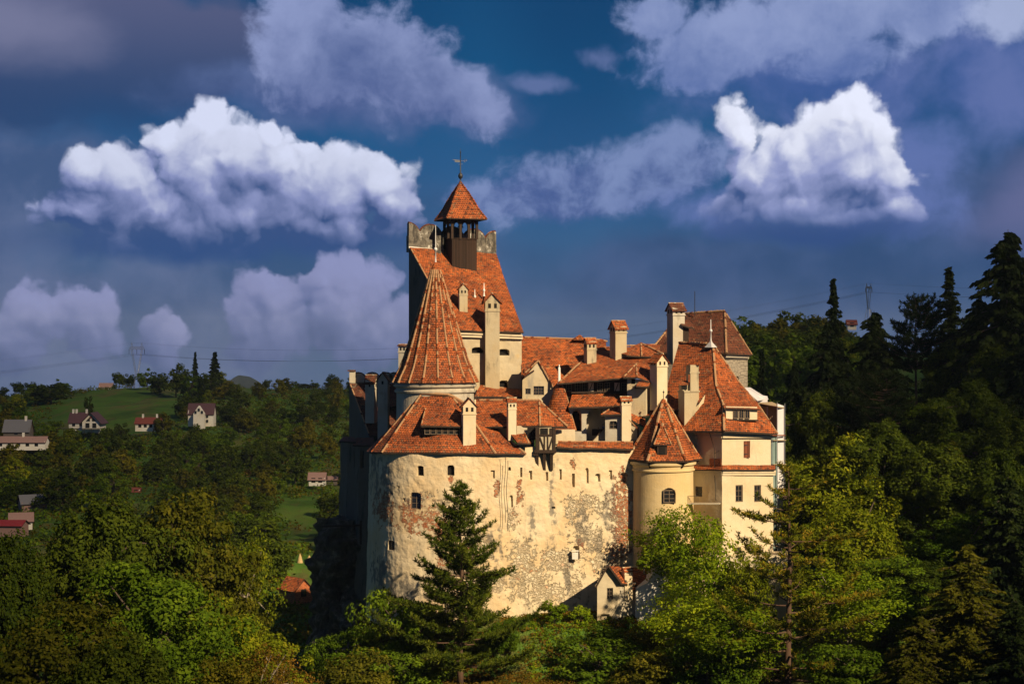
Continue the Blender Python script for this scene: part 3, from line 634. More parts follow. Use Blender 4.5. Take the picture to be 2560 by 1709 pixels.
# ---- wall-walk range right of the bastion
b = MB(); b.patch(P(1192, 1066, 216.6), P(1350, 1063, 215.6), P(1348, 1001, 221), P(1190, 1001, 221), 18, 8)
b.patch(P(1350, 1063, 215.6), P(1418, 1066, 217.8), P(1348, 1001, 221), P(1348, 1001, 221), 8, 8)
b.ridge([P(1190, 1000, 221), P(1348, 1000, 221)], .15, .45, serr=.05); b.ridge([P(1348, 1001, 221), P(1418, 1065, 217.6)], .16, .45); b.ridge([P(1348, 1001, 221), P(1350, 1063, 215.5)], .16, .45)
b.patch(P(1418, 1066, 217.8), P(1190, 1066, 226), P(1190, 1001, 221), P(1348, 1001, 221), 8, 6)
b.build('wall_walk_roof', ROOF, castle)
b = MB(); b.patch(P(1293, 1106, 213.9), P(1322, 1108, 214.2), P(1306, 1068, 216.6), P(1292, 1072, 216.8), 5, 6); b.patch(P(1322, 1108, 214.2), P(1333, 1107, 215.8), P(1306, 1068, 216.6), P(1306, 1068, 216.6), 4, 6); b.patch(P(1272, 1076, 216), P(1293, 1106, 213.9), P(1292, 1072, 216.8), P(1280, 1070, 216.8), 5, 6)
b.ridge([P(1306, 1068, 216.6), P(1322, 1108, 214.2)], .14)
b.build('small_hip_roof', ROOF, castle)
b = MB(); b.solid([P(1292, 1125, 215.4), P(1336, 1122, 215.8), P(1336, 1064, 215.9), P(1292, 1064, 215.9)], (0, 4, 0), 0); b.build('inner_wall', M['plaster'], castle)
b = MB(); b.solid([P(1318, 1098, 215.3), P(1345, 1100, 215.5), P(1345, 1068, 215.5), P(1318, 1068, 215.3)], (0, .08, 0), 0); b.build('window_opening', M['dark'], castle)  # near-black sheet paints the shaded niche under the eave
# timber oriel on brackets
b = MB(); Y0 = 214.2
def bx_(u0, u1, v0, v1, Ya, Yb, m): b.box((PX((u0 + u1) / 2, Ya), (Ya + Yb) / 2, PZ((v0 + v1) / 2, Ya)), ((u1 - u0) * px(Ya), Yb - Ya, (v1 - v0) * px(Ya)), 0, m)
bx_(1341, 1388, 1070, 1130, Y0 + .1, 217, 1)
bx_(1336, 1391, 1124, 1132, Y0 - .15, 217, 0); bx_(1339, 1349, 1068, 1124, Y0 - .05, 216.5, 0); bx_(1382, 1389, 1068, 1124, Y0 - .05, 216.5, 0)
bx_(1349, 1382, 1085, 1090, Y0, Y0 + .3, 0); bx_(1360, 1363, 1090, 1124, Y0, Y0 + .3, 0); bx_(1368, 1371, 1090, 1124, Y0, Y0 + .3, 0); bx_(1351, 1370, 1070, 1085, Y0 + .02, Y0 + .3, 2); bx_(1374, 1381, 1070, 1085, Y0 + .02, Y0 + .3, 0)
b.beam(P(1350, 1092, Y0 + .05), P(1361, 1123, Y0 + .05), .16, .16, 0); b.beam(P(1382, 1092, Y0 + .05), P(1372, 1123, Y0 + .05), .16, .16, 0)
bx_(1333, 1345, 1132, 1138, Y0, 217, 0)
ori = b.build('timber_oriel', [M['timber'], M['plaster'], M['dark']], castle)
for u in (1343, 1361, 1379):
    b = MB(); X = PX(u, Y0); z0 = PZ(1132, Y0); z1 = PZ(1176, Y0)
    b.solid([(X - .2, Y0, z0), (X - .2, Y0 + 1.6, z0), (X - .2, Y0 + .95, z1), (X - .2, Y0 + .7, z1)], (.4, 0, 0), 0); b.build('bracket', M['timber'], ori)
# ---- keep
Z0 = -14.
KF, KR, KBL, KBR = (1138, 229.5), (1304, 231.5), (1022, 241), (1241, 250)
kh = [hole(1195, 875, 31, 15, .7, .5, 'dark'), hole(1260, 880, 27, 16, .7, .5, 'dark'), hole(1258, 960, 27, 19, .7, .6, 'dark')]
keep = wall('keep', [W3(1138, 229.5, 822), W3(1304, 231.5, 829)], Z0, [M['plaster']], castle, kh, res=.4, jit=.05)
p0 = P(1022, 614, 241); p1 = P(1138, 822, 229.5)
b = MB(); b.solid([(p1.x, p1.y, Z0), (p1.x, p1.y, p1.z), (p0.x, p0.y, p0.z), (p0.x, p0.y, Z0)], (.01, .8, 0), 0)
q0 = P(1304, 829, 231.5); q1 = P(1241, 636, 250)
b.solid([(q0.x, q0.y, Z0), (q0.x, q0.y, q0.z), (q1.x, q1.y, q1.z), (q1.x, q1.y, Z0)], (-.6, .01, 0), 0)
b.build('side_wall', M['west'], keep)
b = MB(); b.rows([(P(1024, 618, 240.6), P(1241, 634, 249.6)), (P(1062, 685, 236.6), P(1262, 700, 243)), (P(1138, 824, 228.9), P(1309, 830, 230.8))], 22, 10, jit=.04)
b.ridge([P(1026, 619, 240.6), P(1138, 823, 228.9)], .12)
b.build('keep_roof', ROOF, keep)
b = MB()   # cornice under the eaves
for k, (dz, o, h) in enumerate(((-.28, .38, .22), (-.62, .2, .3))):
    a = P(1138, 828, 229.5 - o); c = P(1306, 834, 231.5 - o); b.beam((a.x, a.y, a.z + dz), (c.x, c.y, c.z + dz), .5, h, 0)
b.build('cornice', M['plaster_clean'], keep)
# parapet with scalloped merlons
PL = P(1022, 620, 240.8); PR = P(1241, 640, 250.); dv = (PR - PL); Lp = dv.length; dn = dv.normalized(); nv = Vector((dn.y, -dn.x, 0)).normalized() * .5
b = MB(); b.solid([PL + Vector((0, 0, -.6)), PR + Vector((0, 0, -.6)), PR + Vector((0, 0, 1.85)), PL + Vector((0, 0, 1.85))], -nv * 1.4, 0)
b.solid([PL + nv * .1 + Vector((0, 0, -.3)), PR + nv * .1 + Vector((0, 0, -.3)), PR + nv * .1 + Vector((0, 0, .25)), PL + nv * .1 + Vector((0, 0, .25))], -nv * .3, 1)
para = b.build('parapet', [M['parapet'], M['white']], keep)
NM = 8
for i in range(NM):
    s0 = Lp * (i + .02) / NM; s1 = Lp * (i + .98) / NM; pts = []
    for k in range(9):
        t = k / 8; hh = 1.85 + 1.9 * math.sqrt(max(0, 1 - (t if i % 2 == 0 else 1 - t) ** 2 * .86)) ; pts.append(PL + dn * (s0 + (s1 - s0) * t) + Vector((0, 0, hh)))
    b = MB(); b.solid([PL + dn * s0 + Vector((0, 0, 1.86))] + pts + [PL + dn * s1 + Vector((0, 0, 1.86))], -nv * 1.1, 0)
    b.tube([p - nv * .5 + Vector((0, 0, .03)) for p in pts], .2, 5, 1)
    b.build('merlon', [M['parapet'], M['tile_dark']], keep)
# side merlons running down from the back-left corner
b = MB(); b.box((PX(1094, 243), 243, PZ(612, 243)), (.8, .9, 3.6), .3, 0); b.box((PX(1102, 243.5), 243.5, PZ(618, 243)), (.6, .9, 3.0), .3, 0); b.build('merlon', M['parapet'], keep)
# bell turret
A = P(1130, 681, 241.0); A = Vector((A.x, 241.0, 0)); Bp = Vector((PX(1192, 242.4), 242.4, 0)); ab = (Bp - A); pr = Vector((-ab.y, ab.x, 0)) * .92
D = A + pr; Cp = Bp + pr; zt1 = PZ(597, 241.5); zr = PZ(549, 242.0); ctr = (A + Cp) / 2
def Z(p, z): return Vector((p.x, p.y, z))
b = MB(); zb0 = PZ(700, 241)
b.solid([Z(A, zt1), Z(Bp, zt1), Z(Cp, zt1), Z(D, zt1)], (0, 0, zb0 - 1 - zt1), 0)
for a_, c_ in ((A, Bp), (Bp, Cp), (Cp, D), (D, A)): b.beam(Z(a_, zt1 + .05), Z(c_, zt1 + .05), .22, .16, 0)
bell = b.build('bell_turret', M['wood'], castle, label='dark boarded open belfry with pointed tiled roof')
post = []
def bay(a, c, n):
    for k in range(n):
        p = a + (c - a) * (k / n); q = a + (c - a) * ((k + 1) / n); bb = MB()
        bb.box((p.x, p.y, (zt1 + zr) / 2), (.34, .34, zr - zt1 + .1), math.atan2(ab.y, ab.x), 0); bb.build('post', M['timber'], bell)
        bb = MB(); d = (q - p); n_ = Vector((d.y, -d.x, 0)).normalized() * .14; pts = []
        z1 = zr; zs = zt1 + (zr - zt1) * .62
        for s in range(9):
            t = .12 + .76 * s / 8; x = (t - .5) / .38; pts.append(Z(p + d * t, zs + (zr - .2 - zs) * math.sqrt(max(0, 1 - x * x))))
        top = [Z(p + d * (.12 + .76 * s / 8), z1) for s in range(9)]
        for s in range(8): bb.solid([pts[s] + n_, pts[s + 1] + n_, top[s + 1] + n_, top[s] + n_], -n_ * 2, 0)
        bb.build('arch_board', M['timber'], bell)
bay(A, Bp, 3); bay(Bp, Cp, 2); bay(Cp, D, 3); bay(D, A, 2)
b = MB(); sc_ = [(0, 1.62), (.13, 1.36), (.28, 1.1), (.51, .80), (.74, .46), (1., .03)]; cor = [A, Bp, Cp, D]
ze = zr + .05; za = PZ(456, 243)
ring = [[ctr + (c - ctr) * s + Vector((0, 0, ze + (za - ze) * t)) for c in cor] for t, s in sc_]
ring = [[Vector((p.x, p.y, p.z)) for p in r_] for r_ in ring]
for r0, r1 in zip(ring, ring[1:]):
    for k in range(4): b.patch(r0[k], r0[(k + 1) % 4], r1[(k + 1) % 4], r1[k], 6, 3, jit=.02, thick=.12)
for k in range(4): b.ridge([r_[k] for r_ in ring], .13, .45, m=0, serr=.07)
b.build('pyramid_roof', [M['tile_old'], M['timber'], M['mortar']], bell)
b = MB(); x, y = ctr.x, ctr.y
b.lathe([(.22, za - .3), (.13, za + .35), (.08, za + .5), (.3, za + .72), (.38, za + 1.0), (.3, za + 1.28), (.09, za + 1.5), (.06, za + 4.4), (.12, za + 4.55), (.03, za + 4.8), (.01, za + 5.2)], (x, y), 10)
b.build('finial', M['iron'], bell, smooth=True)
b = MB(); zv = za + 3.1
b.solid([(x - .9, y, zv), (x - .05, y, zv - .05), (x - .05, y, zv + .3), (x - 1.3, y, zv + .42), (x - .75, y, zv + .2)], (0, .05, 0), 0); b.beam((x - .9, y, zv + .18), (x + 1.0, y, zv + .18), .05, .05, 0)
b.tube([(x + .75 + .22 * math.cos(a), y, zv + .18 + .22 * math.sin(a)) for a in [i * .6 for i in range(9)]], .03, 4); b.beam((x - .3, y, zv - .35), (x + .35, y, zv - .3), .04, .04, 0)
b.build('weather_vane', M['metal'], bell)
b = MB(); zb_ = zr - .1
b.lathe([(.05, zb_), (.12, zb_ - .3), (.28, zb_ - .4), (.34, zb_ - .8), (.5, zb_ - 1.0), (.0, zb_ - .95)], (x, y), 14); b.build('bell', M['iron'], bell, smooth=True)
# chimneys of the keep
chimney(castle, 1145, 1169, 709, 795, 232.5, 14, 'y', .2, .8, M['chimney'])
chimney(castle, 1211, 1249, 733, 985, 229.6, 6, 'y', .10, .75, M['chimney'])
b = MB(); b.patch(P(1189, 757, 236.2), P(1213, 757, 235.6), P(1213, 734, 238.8), P(1192, 732, 239.4), 4, 4, jit=.02); b.patch(P(1209, 753, 234.6), P(1231, 740, 235.5), P(1231, 733, 237), P(1215, 730, 237), 4, 4, jit=.02)
b.solid([P(1193, 790, 236), P(1212, 790, 236), P(1212, 757, 236), P(1193, 757, 236)], (0, 2.5, 0), 3); b.build('roof_hatch', ROOF + [M['dark']], keep)
for u in (1187, 1210): finial(keep, P(u, 756 if u < 1200 else 740, 236), 1.9, .12, .2, .45, 'white')
chimney(castle, 996, 1023, 860, 950, 236, -18, 'x', .2, .9, M['plaster_grey'], roofh=.12, tilem='tile_dark')
# low lean-to under the keep
b = MB(); b.patch(P(1186, 990, 226), P(1305, 991, 227.2), P(1298, 973, 230.5), P(1200, 964, 229.2), 12, 4, jit=.05); b.ridge([P(1200, 964, 229.2), P(1298, 973, 230.5)], .14)
b.solid([P(1186, 1010, 226.3), P(1305, 1010, 227.5), P(1305, 990, 227.5), P(1186, 989, 226.3)], (0, 2, 0), 3)
b.build('lean_to_roof', ROOF + [M['plaster_clean']], castle)
# ---- palace range behind the court
b = MB(); b.patch(P(1300, 1010, 229), P(1450, 1010, 229), P(1500, 850, 241), P(1304, 843, 240), 24, 16, jit=.06)
b.patch(P(1500, 850, 241), P(1304, 843, 240), P(1304, 935, 252), P(1500, 935, 252), 10, 6)
b.patch(P(1450, 1010, 229), P(1520, 920, 232), P(1515, 852, 241), P(1500, 850, 241), 8, 12, jit=.04)
b.ridge([P(1304, 842, 240), P(1500, 849, 241), P(1518, 853, 241)], .16, .45)
b.solid([P(1434, 850, 239.4), P(1462, 850, 239.4), P(1462, 846, 239.4), P(1450, 836, 239.4), P(1434, 846, 239.4)], (0, 1.5, 0), 0)
b.build('palace_roof', ROOF, castle)
gab = wall('gable_wall', [W3(1306, 225.5, 950), W3(1346, 225.9, 902), W3(1384, 226.3, 975), W3(1392, 226.4, 985)], -13, [M['plaster']], castle,
           [hole(1320, 978, 13, 14, .3, 0, (2, 1)), hole(1347, 976, 26, 22, .35, 0, (4, 3))], res=.2, jit=.03, fr=.06)
b = MB(); b.patch(P(1306, 938, 225.4), P(1346, 900, 225.8), P(1334, 901, 231), P(1306, 925, 231), 5, 6, jit=.02); b.patch(P(1346, 900, 225.8), P(1390, 982, 226.3), P(1390, 960, 231), P(1346, 895, 232), 6, 6, jit=.02)
b.patch(P(1311, 941, 225.2), P(1311, 903, 229), P(1343, 903, 229.5), P(1335, 925, 225.6), 5, 5, jit=.02)
b.ridge([P(1308, 936, 225.3), P(1346, 901, 225.7), P(1390, 981, 226.2)], .13, .4); b.build('gable_roof', ROOF, gab)
# conical stair turret
SC_ = (PX(1398, 224.5), 224.5)
b = MB(); prof = [(2.45, zz(1075, 224.5)), (1.95, zz(1045, 224.5)), (1.35, zz(1005, 224.5)), (.75, zz(972, 224.5)), (.12, zz(955, 224.5))]
b.lathe(prof, SC_, 28, 0); b.lathe([(1.9, zz(1072, 224.5)), (2.45, zz(1075.4, 224.5))], SC_, 28, 1)
b.ridge([(SC_[0] + r * .93, SC_[1] - r * .35, z + .04) for r, z in prof[::-1]], .09)
st = b.build('stair_turret_roof', ROOF, castle, smooth=False)
b = MB(); b.lathe([(2.0, zz(1120, 224.5)), (2.0, zz(1070, 224.5))], SC_, 28, 0); b.build('stair_turret_wall', M['plaster_clean'], castle)
finial(st, (SC_[0], SC_[1], zz(960, 224.5)), 2.7, .2, .12, .9, 'white')
# ---- middle range: roof, timber gallery, lean-to, arcade
b = MB(); b.patch(P(1397, 957, 223.2), P(1636, 938, 224.2), P(1640, 862, 236), P(1494, 872, 236), 30, 14, jit=.06)
b.patch(P(1640, 862, 236), P(1494, 872, 236), P(1494, 930, 244), P(1640, 930, 244), 10, 5)
b.ridge([P(1397, 957, 223.2), P(1440, 915, 229.6), P(1494, 872, 236)], .16); b.ridge([P(1494, 871, 236), P(1560, 864, 236), P(1640, 861, 236)], .15)
b.patch(P(1566, 887, 230.5), P(1650, 893, 230.5), P(1650, 862, 235.5), P(1602, 857, 235.5), 8, 5, jit=.03); b.patch(P(1540, 880, 232.2), P(1566, 887, 230.5), P(1602, 857, 235.5), P(1598, 858, 235.5), 6, 5, jit=.03); b.ridge([P(1602, 857, 235.5), P(1604, 888, 230.4)], .14); b.ridge([P(1602, 857, 235.5), P(1658, 884, 231.4)], .14)
mroof = b.build('middle_roof', ROOF, castle)
gal = wall('gallery_wall', [W3(1396, 225.6, 948), W3(1570, 225.9, 934)], PZ(1020, 225), [M['timber']], castle, [], res=.6, jit=0.)
for u in (1422, 1444, 1462, 1500, 1518, 1560):
    frame_window(gal, P(u, 967, 225.42), (0, -1), .75, 1.25, 2, 3, .07)
for (u0, u1) in ((1471, 1484), (1536, 1549)):
    b = MB(); b.box((PX((u0 + u1) / 2, 225.4), 225.45, PZ(967, 225.4)), ((u1 - u0) * px(225), .12, 1.2), 0, 0); b.beam(P(u0 + 2, 978, 225.3), P(u1 - 3, 957, 225.3), .14, .1, 1); b.build('infill_panel', [M['plaster_clean'], M['timber']], gal)
b = MB(); b.beam(P(1428, 981, 225.1), P(1570, 978, 225.3), .2, .2, 0); b.build('sill_beam', M['timber'], gal)
b = MB(); b.patch(P(1421, 1018, 222.6), P(1562, 1013, 222.9), P(1566, 982, 225.4), P(1430, 986, 225.2), 18, 5, jit=.03); b.build('gallery_lean_to', ROOF, castle)
arc = wall('arcade_wall', [W3(1422, 223.6, 1014), W3(1572, 223.9, 1010)], PZ(1130, 223.6), [M['plaster_grey']], castle,
           [hole(1441, 1052, 26, 52, 1.6, .5, 'dark'), hole(1492, 1062, 52, 82, 2.0, .45)], res=.25, jit=.02)
b = MB(); b.solid([P(1480, 1104, 222.3), P(1512, 1070, 222.3), P(1512, 1106, 222.3)], (0, .3, 0), 1); b.beam(P(1478, 1104, 222.2), P(1514, 1066, 222.2), .2, .12, 0)
b.build('stair', [M['timber'], M['plaster']], castle)
b = MB(); b.box((PX(1497, 224.2), 224.2, PZ(1080, 224.2)), (1.9, .12, .9), 0, 0); b.build('balcony_rail', M['timber'], castle)
b = MB(); b.solid([P(1390, 1108, 218.6), P(1438, 1108, 218.8), P(1438, 1074, 218.8), P(1390, 1074, 218.6)], (0, 1.2, 0), 0); b.build('court_wall', M['plaster_clean'], castle)
# small court house with window
cb = wall('court_house_wall', [W3(1513, 221.2, 1034), W3(1551, 221.0, 1034), W3(1553, 221.0, 1020), W3(1577, 222.4, 1040)], PZ(1125, 221), [M['plaster_grey']], castle, [hole(1533, 1062, 20, 20, .3, .3, (2, 2))], res=.25, jit=.02)
b = MB(); b.patch(P(1502, 1036, 220.6), P(1556, 1034, 220.4), P(1552, 1012, 223.5), P(1540, 1012, 223.5), 8, 5, jit=.02); b.ridge([P(1502, 1036, 220.6), P(1540, 1012, 223.5)], .12)
b.patch(P(1567, 1042, 220.6), P(1617, 1068, 220.9), P(1606, 1014, 224.5), P(1566, 1014, 224.5), 10, 8, jit=.03); b.ridge([P(1567, 1043, 220.5), P(1593, 1070, 220.6)], .09, m=2)
b.patch(P(1608, 1040, 222), P(1652, 1032, 222), P(1668, 1000, 226), P(1616, 1006, 226), 8, 6, jit=.03)
b.build('court_house_roof', ROOF, cb)
b = MB(); b.solid([P(1567, 1125, 221.2), P(1600, 1125, 221.2), P(1600, 1068, 221.2), P(1570, 1045, 221.2)], (0, 1.5, 0), 0)
b.box((PX(1595, 220.8), 220.8, PZ(1090, 220.8)), (.2, .2, 2.4), 0, 1); b.box((PX(1594, 220.6), 220.7, PZ(1103, 220.8)), (.8, .5, .35), 0, 1); b.build('court_house_gable', [M['plaster_grey'], M['timber']], cb)
chimney(castle, 1551, 1578, 991, 1105, 220.6, 10, 'x', .12, .8, M['plaster_clean'], roofh=.3)
# block with shed roof, right of the gallery
blk = wall('upper_block_wall', [W3(1568, 222.6, 946), W3(1615, 222.0, 950), W3(1630, 224, 950)], PZ(1040, 222), [M['plaster']], castle, [hole(1583, 953, 10, 13, .3, 0, 'dark')], res=.3, jit=.02)
b = MB(); b.patch(P(1558, 943, 221.8), P(1592, 941, 221.6), P(1592, 909, 226), P(1590, 909, 226), 6, 6, jit=.03); b.patch(P(1592, 941, 221.6), P(1630, 956, 222), P(1628, 912, 226), P(1592, 909, 226), 7, 6, jit=.03); b.ridge([P(1558, 943, 221.8), P(1591, 909, 226)], .13); b.ridge([P(1592, 941, 221.6), P(1591, 909, 226)], .13)
b.patch(P(1590, 964, 220.6), P(1622, 966, 220.6), P(1626, 956, 222), P(1596, 954, 222), 5, 2, jit=.02); b.build('upper_block_roof', ROOF, blk)
b = MB(); b.box((PX(1600, 221.4), 221.5, PZ(968, 221.4)), (2.0, .8, .35), .0, 0); b.build('timber_hatch', M['timber'], blk)
chimney(castle, 1460, 1491, 844, 912, 230.5, 22, 'x', .3, .8, M['chimney'], roofh=.4)
chimney(castle, 1525, 1567, 801, 905, 231.5, 28, 'x', .14, .85, M['chimney'], roofh=.5)
chimney(castle, 1626, 1669, 884, 1003, 221.5, 32, 'y', .12, .9, M['plaster_clean'], roofh=.55)
chimney(castle, 1669, 1712, 757, 890, 238., 24, 'x', .12, .9, M['plaster_grey'], roofh=.45, tilem='tile_dark')
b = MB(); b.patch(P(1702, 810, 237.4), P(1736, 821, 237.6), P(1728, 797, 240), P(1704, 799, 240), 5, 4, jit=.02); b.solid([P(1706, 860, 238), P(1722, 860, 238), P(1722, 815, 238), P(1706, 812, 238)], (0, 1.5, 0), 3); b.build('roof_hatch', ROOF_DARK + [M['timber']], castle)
# double chimney before the wing
b = MB(); Y = 219.6
def bb(u0, u1, v0, v1, Ya, d, m, rz=.35): b.box((PX((u0 + u1) / 2, Ya), Ya + d / 2, PZ((v0 + v1) / 2, Ya)), ((u1 - u0) * px(Ya) * .86, d, (v1 - v0) * px(Ya)), rz, m)
bb(1700, 1747, 980, 1110, Y, 1.9, 0); bb(1698, 1749, 976, 980, Y - .1, 2.1, 0); bb(1701, 1722, 960, 976, Y + .1, 1.2, 0); bb(1703, 1719, 963, 973, Y - .08, .2, 2, 0.)
bb(1719, 1746, 932, 978, Y, 1.3, 0); bb(1717, 1748, 929, 933, Y - .05, 1.45, 0); bb(1719, 1746, 912, 929, Y, 1.25, 0); bb(1720, 1730, 936, 955, Y - .02, .1, 3, .35)
for s in (-1, 1): b.patch(P(1732 + s * 17, 911, Y - .2), P(1732, 896, Y - .2), P(1732, 896, Y + 1.6), P(1732 + s * 17, 911, Y + 1.6), 3, 3, m=1, ms=1, jit=.01, thick=.1)
b.patch(P(1699, 960, Y - .2), P(1721, 960, Y - .2), P(1721, 951, Y + .9), P(1701, 951, Y + .9), 4, 3, m=1, ms=1, jit=.01, thick=.1)
b.build('chimney', [M['chimney'], M['tile'], M['dark'], M['brick']], castle)
b = MB(); b.patch(P(1746, 1008, Y), P(1762, 984, Y + 1), P(1762, 962, Y + 2.4), P(1744, 962, Y + 2.4), 4, 4, m=0, ms=1); b.solid([P(1733, 1085, Y + .4), P(1745, 1085, Y + .4), P(1763, 986, Y + .8), P(1746, 1008, Y + .4)], (0, .6, 0), 3); b.build('roof_valley', ROOF + [M['plaster_clean']], castle)
b = MB(); b.patch(P(1664, 1022, 220.5), P(1702, 1024, 221), P(1702, 985, 225), P(1668, 985, 225), 6, 6); b.solid([P(1675, 1090, 221.2), P(1702, 1090, 221.2), P(1702, 1022, 221.2), P(1675, 1022, 221.2)], (0, 2, 0), 3); b.build('side_roof', ROOF + [M['timber']], castle)
# ---- right wing with the great hipped roof
up = wall('wing_upper_wall', [W3(1738, 220.2, 1078), W3(1805, 216.4, 1078), W3(1927, 219.6, 1084)], PZ(1172, 217), [M['plaster_clean']], castle, [hole(1867, 1123, 17, 42, .12)], res=.3, jit=.02)
p = P(1867, 1123, 218.0); d2 = Vector((PX(1927, 219.6) - PX(1805, 216.4), 3.2, 0)).normalized()
b = MB(); b.beam(p - Vector((0, 0, 1.1)) + Vector((0, -.05, 0)), p + Vector((0, 0, 1.1)) + Vector((0, -.05, 0)), .85, .1, 0); b.box((p.x, p.y - .12, p.z + .6), (.85, .05, .08), .27, 1); b.box((p.x, p.y - .12, p.z - .6), (.85, .05, .08), .27, 1)
b.build('shutter', [M['shutter'], M['iron']], up)
lo = wall('wing_lower_wall', [W3(1732, 220.0, 1168), W3(1805, 215.9, 1168), W3(1933, 219.2, 1168)], -44, [M['plaster_clean']], castle,
          [hole(1848, 1233, 19, 42, .3, 0, (2, 3)), hole(1894, 1233, 18, 42, .3, 0, (2, 3)), hole(1747, 1228, 15, 25, .25, 0, (1, 2)), hole(1844, 1385, 18, 36, .3, 0, (2, 3)), hole(1890, 1385, 18, 36, .3, 0, (2, 3)), hole(1760, 1420, 14, 30, .3, 0, (2, 3))], res=.35, jit=.03)
b = MB()
for (u0, Y0_, u1, Y1_) in ((1730, 219.6, 1806, 215.4), (1806, 215.4, 1938, 218.6)):
    b.patch(P(u0, 1173, Y0_), P(u1, 1173, Y1_), P(u1 + (1 if u0 < 1800 else 0), 1162, Y1_ + .9), P(u0, 1162, Y0_ + .9), 16, 2, jit=.02, thick=.15)
    a = P(u0, 1178, Y0_ + .45); c = P(u1, 1178, Y1_ + .45); b.beam(a, c, .3, .35, 3); b.beam(a + Vector((0, .05, -.35)), c + Vector((0, .05, -.35)), .2, .3, 3)
b.build('string_course', ROOF + [M['plaster_clean']], lo)
b = MB()
for (u0, Y0_, u1, Y1_) in ((1736, 220.0, 1806, 216.1), (1806, 216.1, 1932, 219.4)):
    for dz, o in ((0, 0.), (-.4, .12)): b.beam(P(u0, 1084, Y0_ + o) + Vector((0, 0, dz)), P(u1, 1084, Y1_ + o) + Vector((0, 0, dz)), .35, .28, 0)
b.build('cornice', M['plaster_clean'], up)
b = MB()
b.rows([(P(1697, 857, 233.5), P(1780, 862, 229)), (P(1668, 964, 227), P(1790, 964, 222.2)), (P(1652, 1012, 224), P(1808, 1010, 218.4)), (P(1630, 1078, 221.5), P(1810, 1076, 215.2))], 22, 10, jit=.04)
b.rows([(P(1780, 862, 229), P(1784, 862, 229.2)), (P(1790, 964, 222.2), P(1848, 955, 226)), (P(1808, 1010, 218.4), P(1899, 1016, 221.6)), (P(1810, 1076, 215.2), P(1944, 1083, 218.8))], 18, 10, jit=.04)
b.rows([(P(1784, 862, 229.2), P(1697, 857, 233.5)), (P(1848, 955, 226), P(1720, 960, 240)), (P(1944, 1083, 218.8), P(1860, 1078, 236))], 8, 6, jit=.03)
b.ridge([P(1697, 856, 233.5), P(1780, 860, 229)], .17, .5, serr=.06); b.ridge([P(1782, 862, 229), P(1790, 964, 222.2), P(1808, 1010, 218.4), P(1810, 1076, 215.2)], .2, .45)
b.ridge([P(1784, 862, 229.1), P(1848, 955, 226), P(1899, 1016, 221.6), P(1944, 1083, 218.8)], .13, .45)
wroof = b.build('wing_roof', ROOF, castle)
b = MB(); b.lathe([(.9, PZ(868, 228.6)), (.25, PZ(856, 228.6)), (.1, PZ(850, 228.6))], (PX(1777, 228.6), 228.6), 4, 0); b.build('ridge_cap', M['lead'], wroof)
finial(wroof, P(1777, 857, 228.6), 3.3, .12, .25, .52, 'lead')
# long dormer
b = MB(); a, c = Vector(P(1815, 1048, 216.9)), Vector(P(1893, 1049, 218.6)); hgt = Vector((0, 0, 1.75))
b.solid([a, c, c + hgt, a + hgt], (-.6, 3.2, 0), 0)
b.patch(P(1810, 1019, 216.4), P(1899, 1022, 218.3), P(1893, 1002, 222.2), P(1806, 1003, 219.8), 12, 3, m=1, ms=2, jit=.02, thick=.18)
b.beam(a + Vector((0, -.1, -.05)), c + Vector((.1, -.1, -.05)), .2, .16, 2)
ld = b.build('long_dormer', [M['plaster_clean'], M['tile'], M['timber']], castle, label='long dormer with five narrow dark windows')
dd = (c - a); nn = Vector((dd.y, -dd.x, 0)).normalized()
for i in range(3):
    f = .30 + i * .185; q = a + dd * f + Vector((0, 0, .88)) + nn * .03; frame_window(ld, q, (nn.x, nn.y), .72, 1.5, 2, 1, .1)
# wall bits: lightning cable, exposed brick, balcony
b = MB(); b.tube([P(1773, 1080, 217.6), P(1786, 1120, 217.2), P(1786, 1170, 217), P(1789, 1250, 216.6)], .035, 4); b.tube([P(1786, 1133, 217.1), P(1798, 1126, 216.6)], .03, 4); b.build('cable', M['iron'], up)
b = MB(); b.beam(P(1774, 1155, 217.9), P(1803, 1155, 216.3), .1, 1.0, 0); b.build('bare_brick_patch', M['brick'], up)
b = MB(); b.beam(P(1718, 1258, 216.3), P(1800, 1258, 215.2), 1.2, .15, 0); b.beam(P(1720, 1239, 215.8), P(1745, 1239, 215.4), .05, .05, 1)
for u in range(1720, 1746, 5): b.beam(P(u, 1239, 215.8), P(u, 1257, 215.8), .04, .04, 1)
b.build('balcony', [M['plaster_grey'], M['iron']], lo)
# ---- small round turret
QC = (PX(1657, 218.6), 218.6); z_ = lambda v: PZ(v, 218.6 - 4.1)
b = MB(); b.lathe([(4.35, -44), (4.2, z_(1400)), (4.1, z_(1190)), (4.1, z_(1182)), (4.3, z_(1180)), (4.32, z_(1177)), (4.16, z_(1175)), (4.2, z_(1168)), (4.5, z_(1164)), (4.52, z_(1158)), (4.2, z_(1157))], QC, 72, 0)
tur = b.build('turret', [M['plaster_ochre']], castle)
frame_window(tur, (QC[0] + .45, QC[1] - 4.15, z_(1240)), (.1, -1), 1.6, 1.7, 2, 3, .12)
b = MB(); cx = QC[0] + .45; yy = QC[1] - 4.16
b.tube([(cx - .8, yy - .05, z_(1256)), (cx - .8, yy - .05, z_(1234))] + [(cx - .8 * math.cos(t), yy - .05, z_(1234) + .75 * math.sin(t)) for t in [i * math.pi / 10 for i in range(1, 10)]] + [(cx + .8, yy - .05, z_(1234)), (cx + .8, yy - .05, z_(1256)), (cx - .8, yy - .05, z_(1256))], .09, 5, 0)
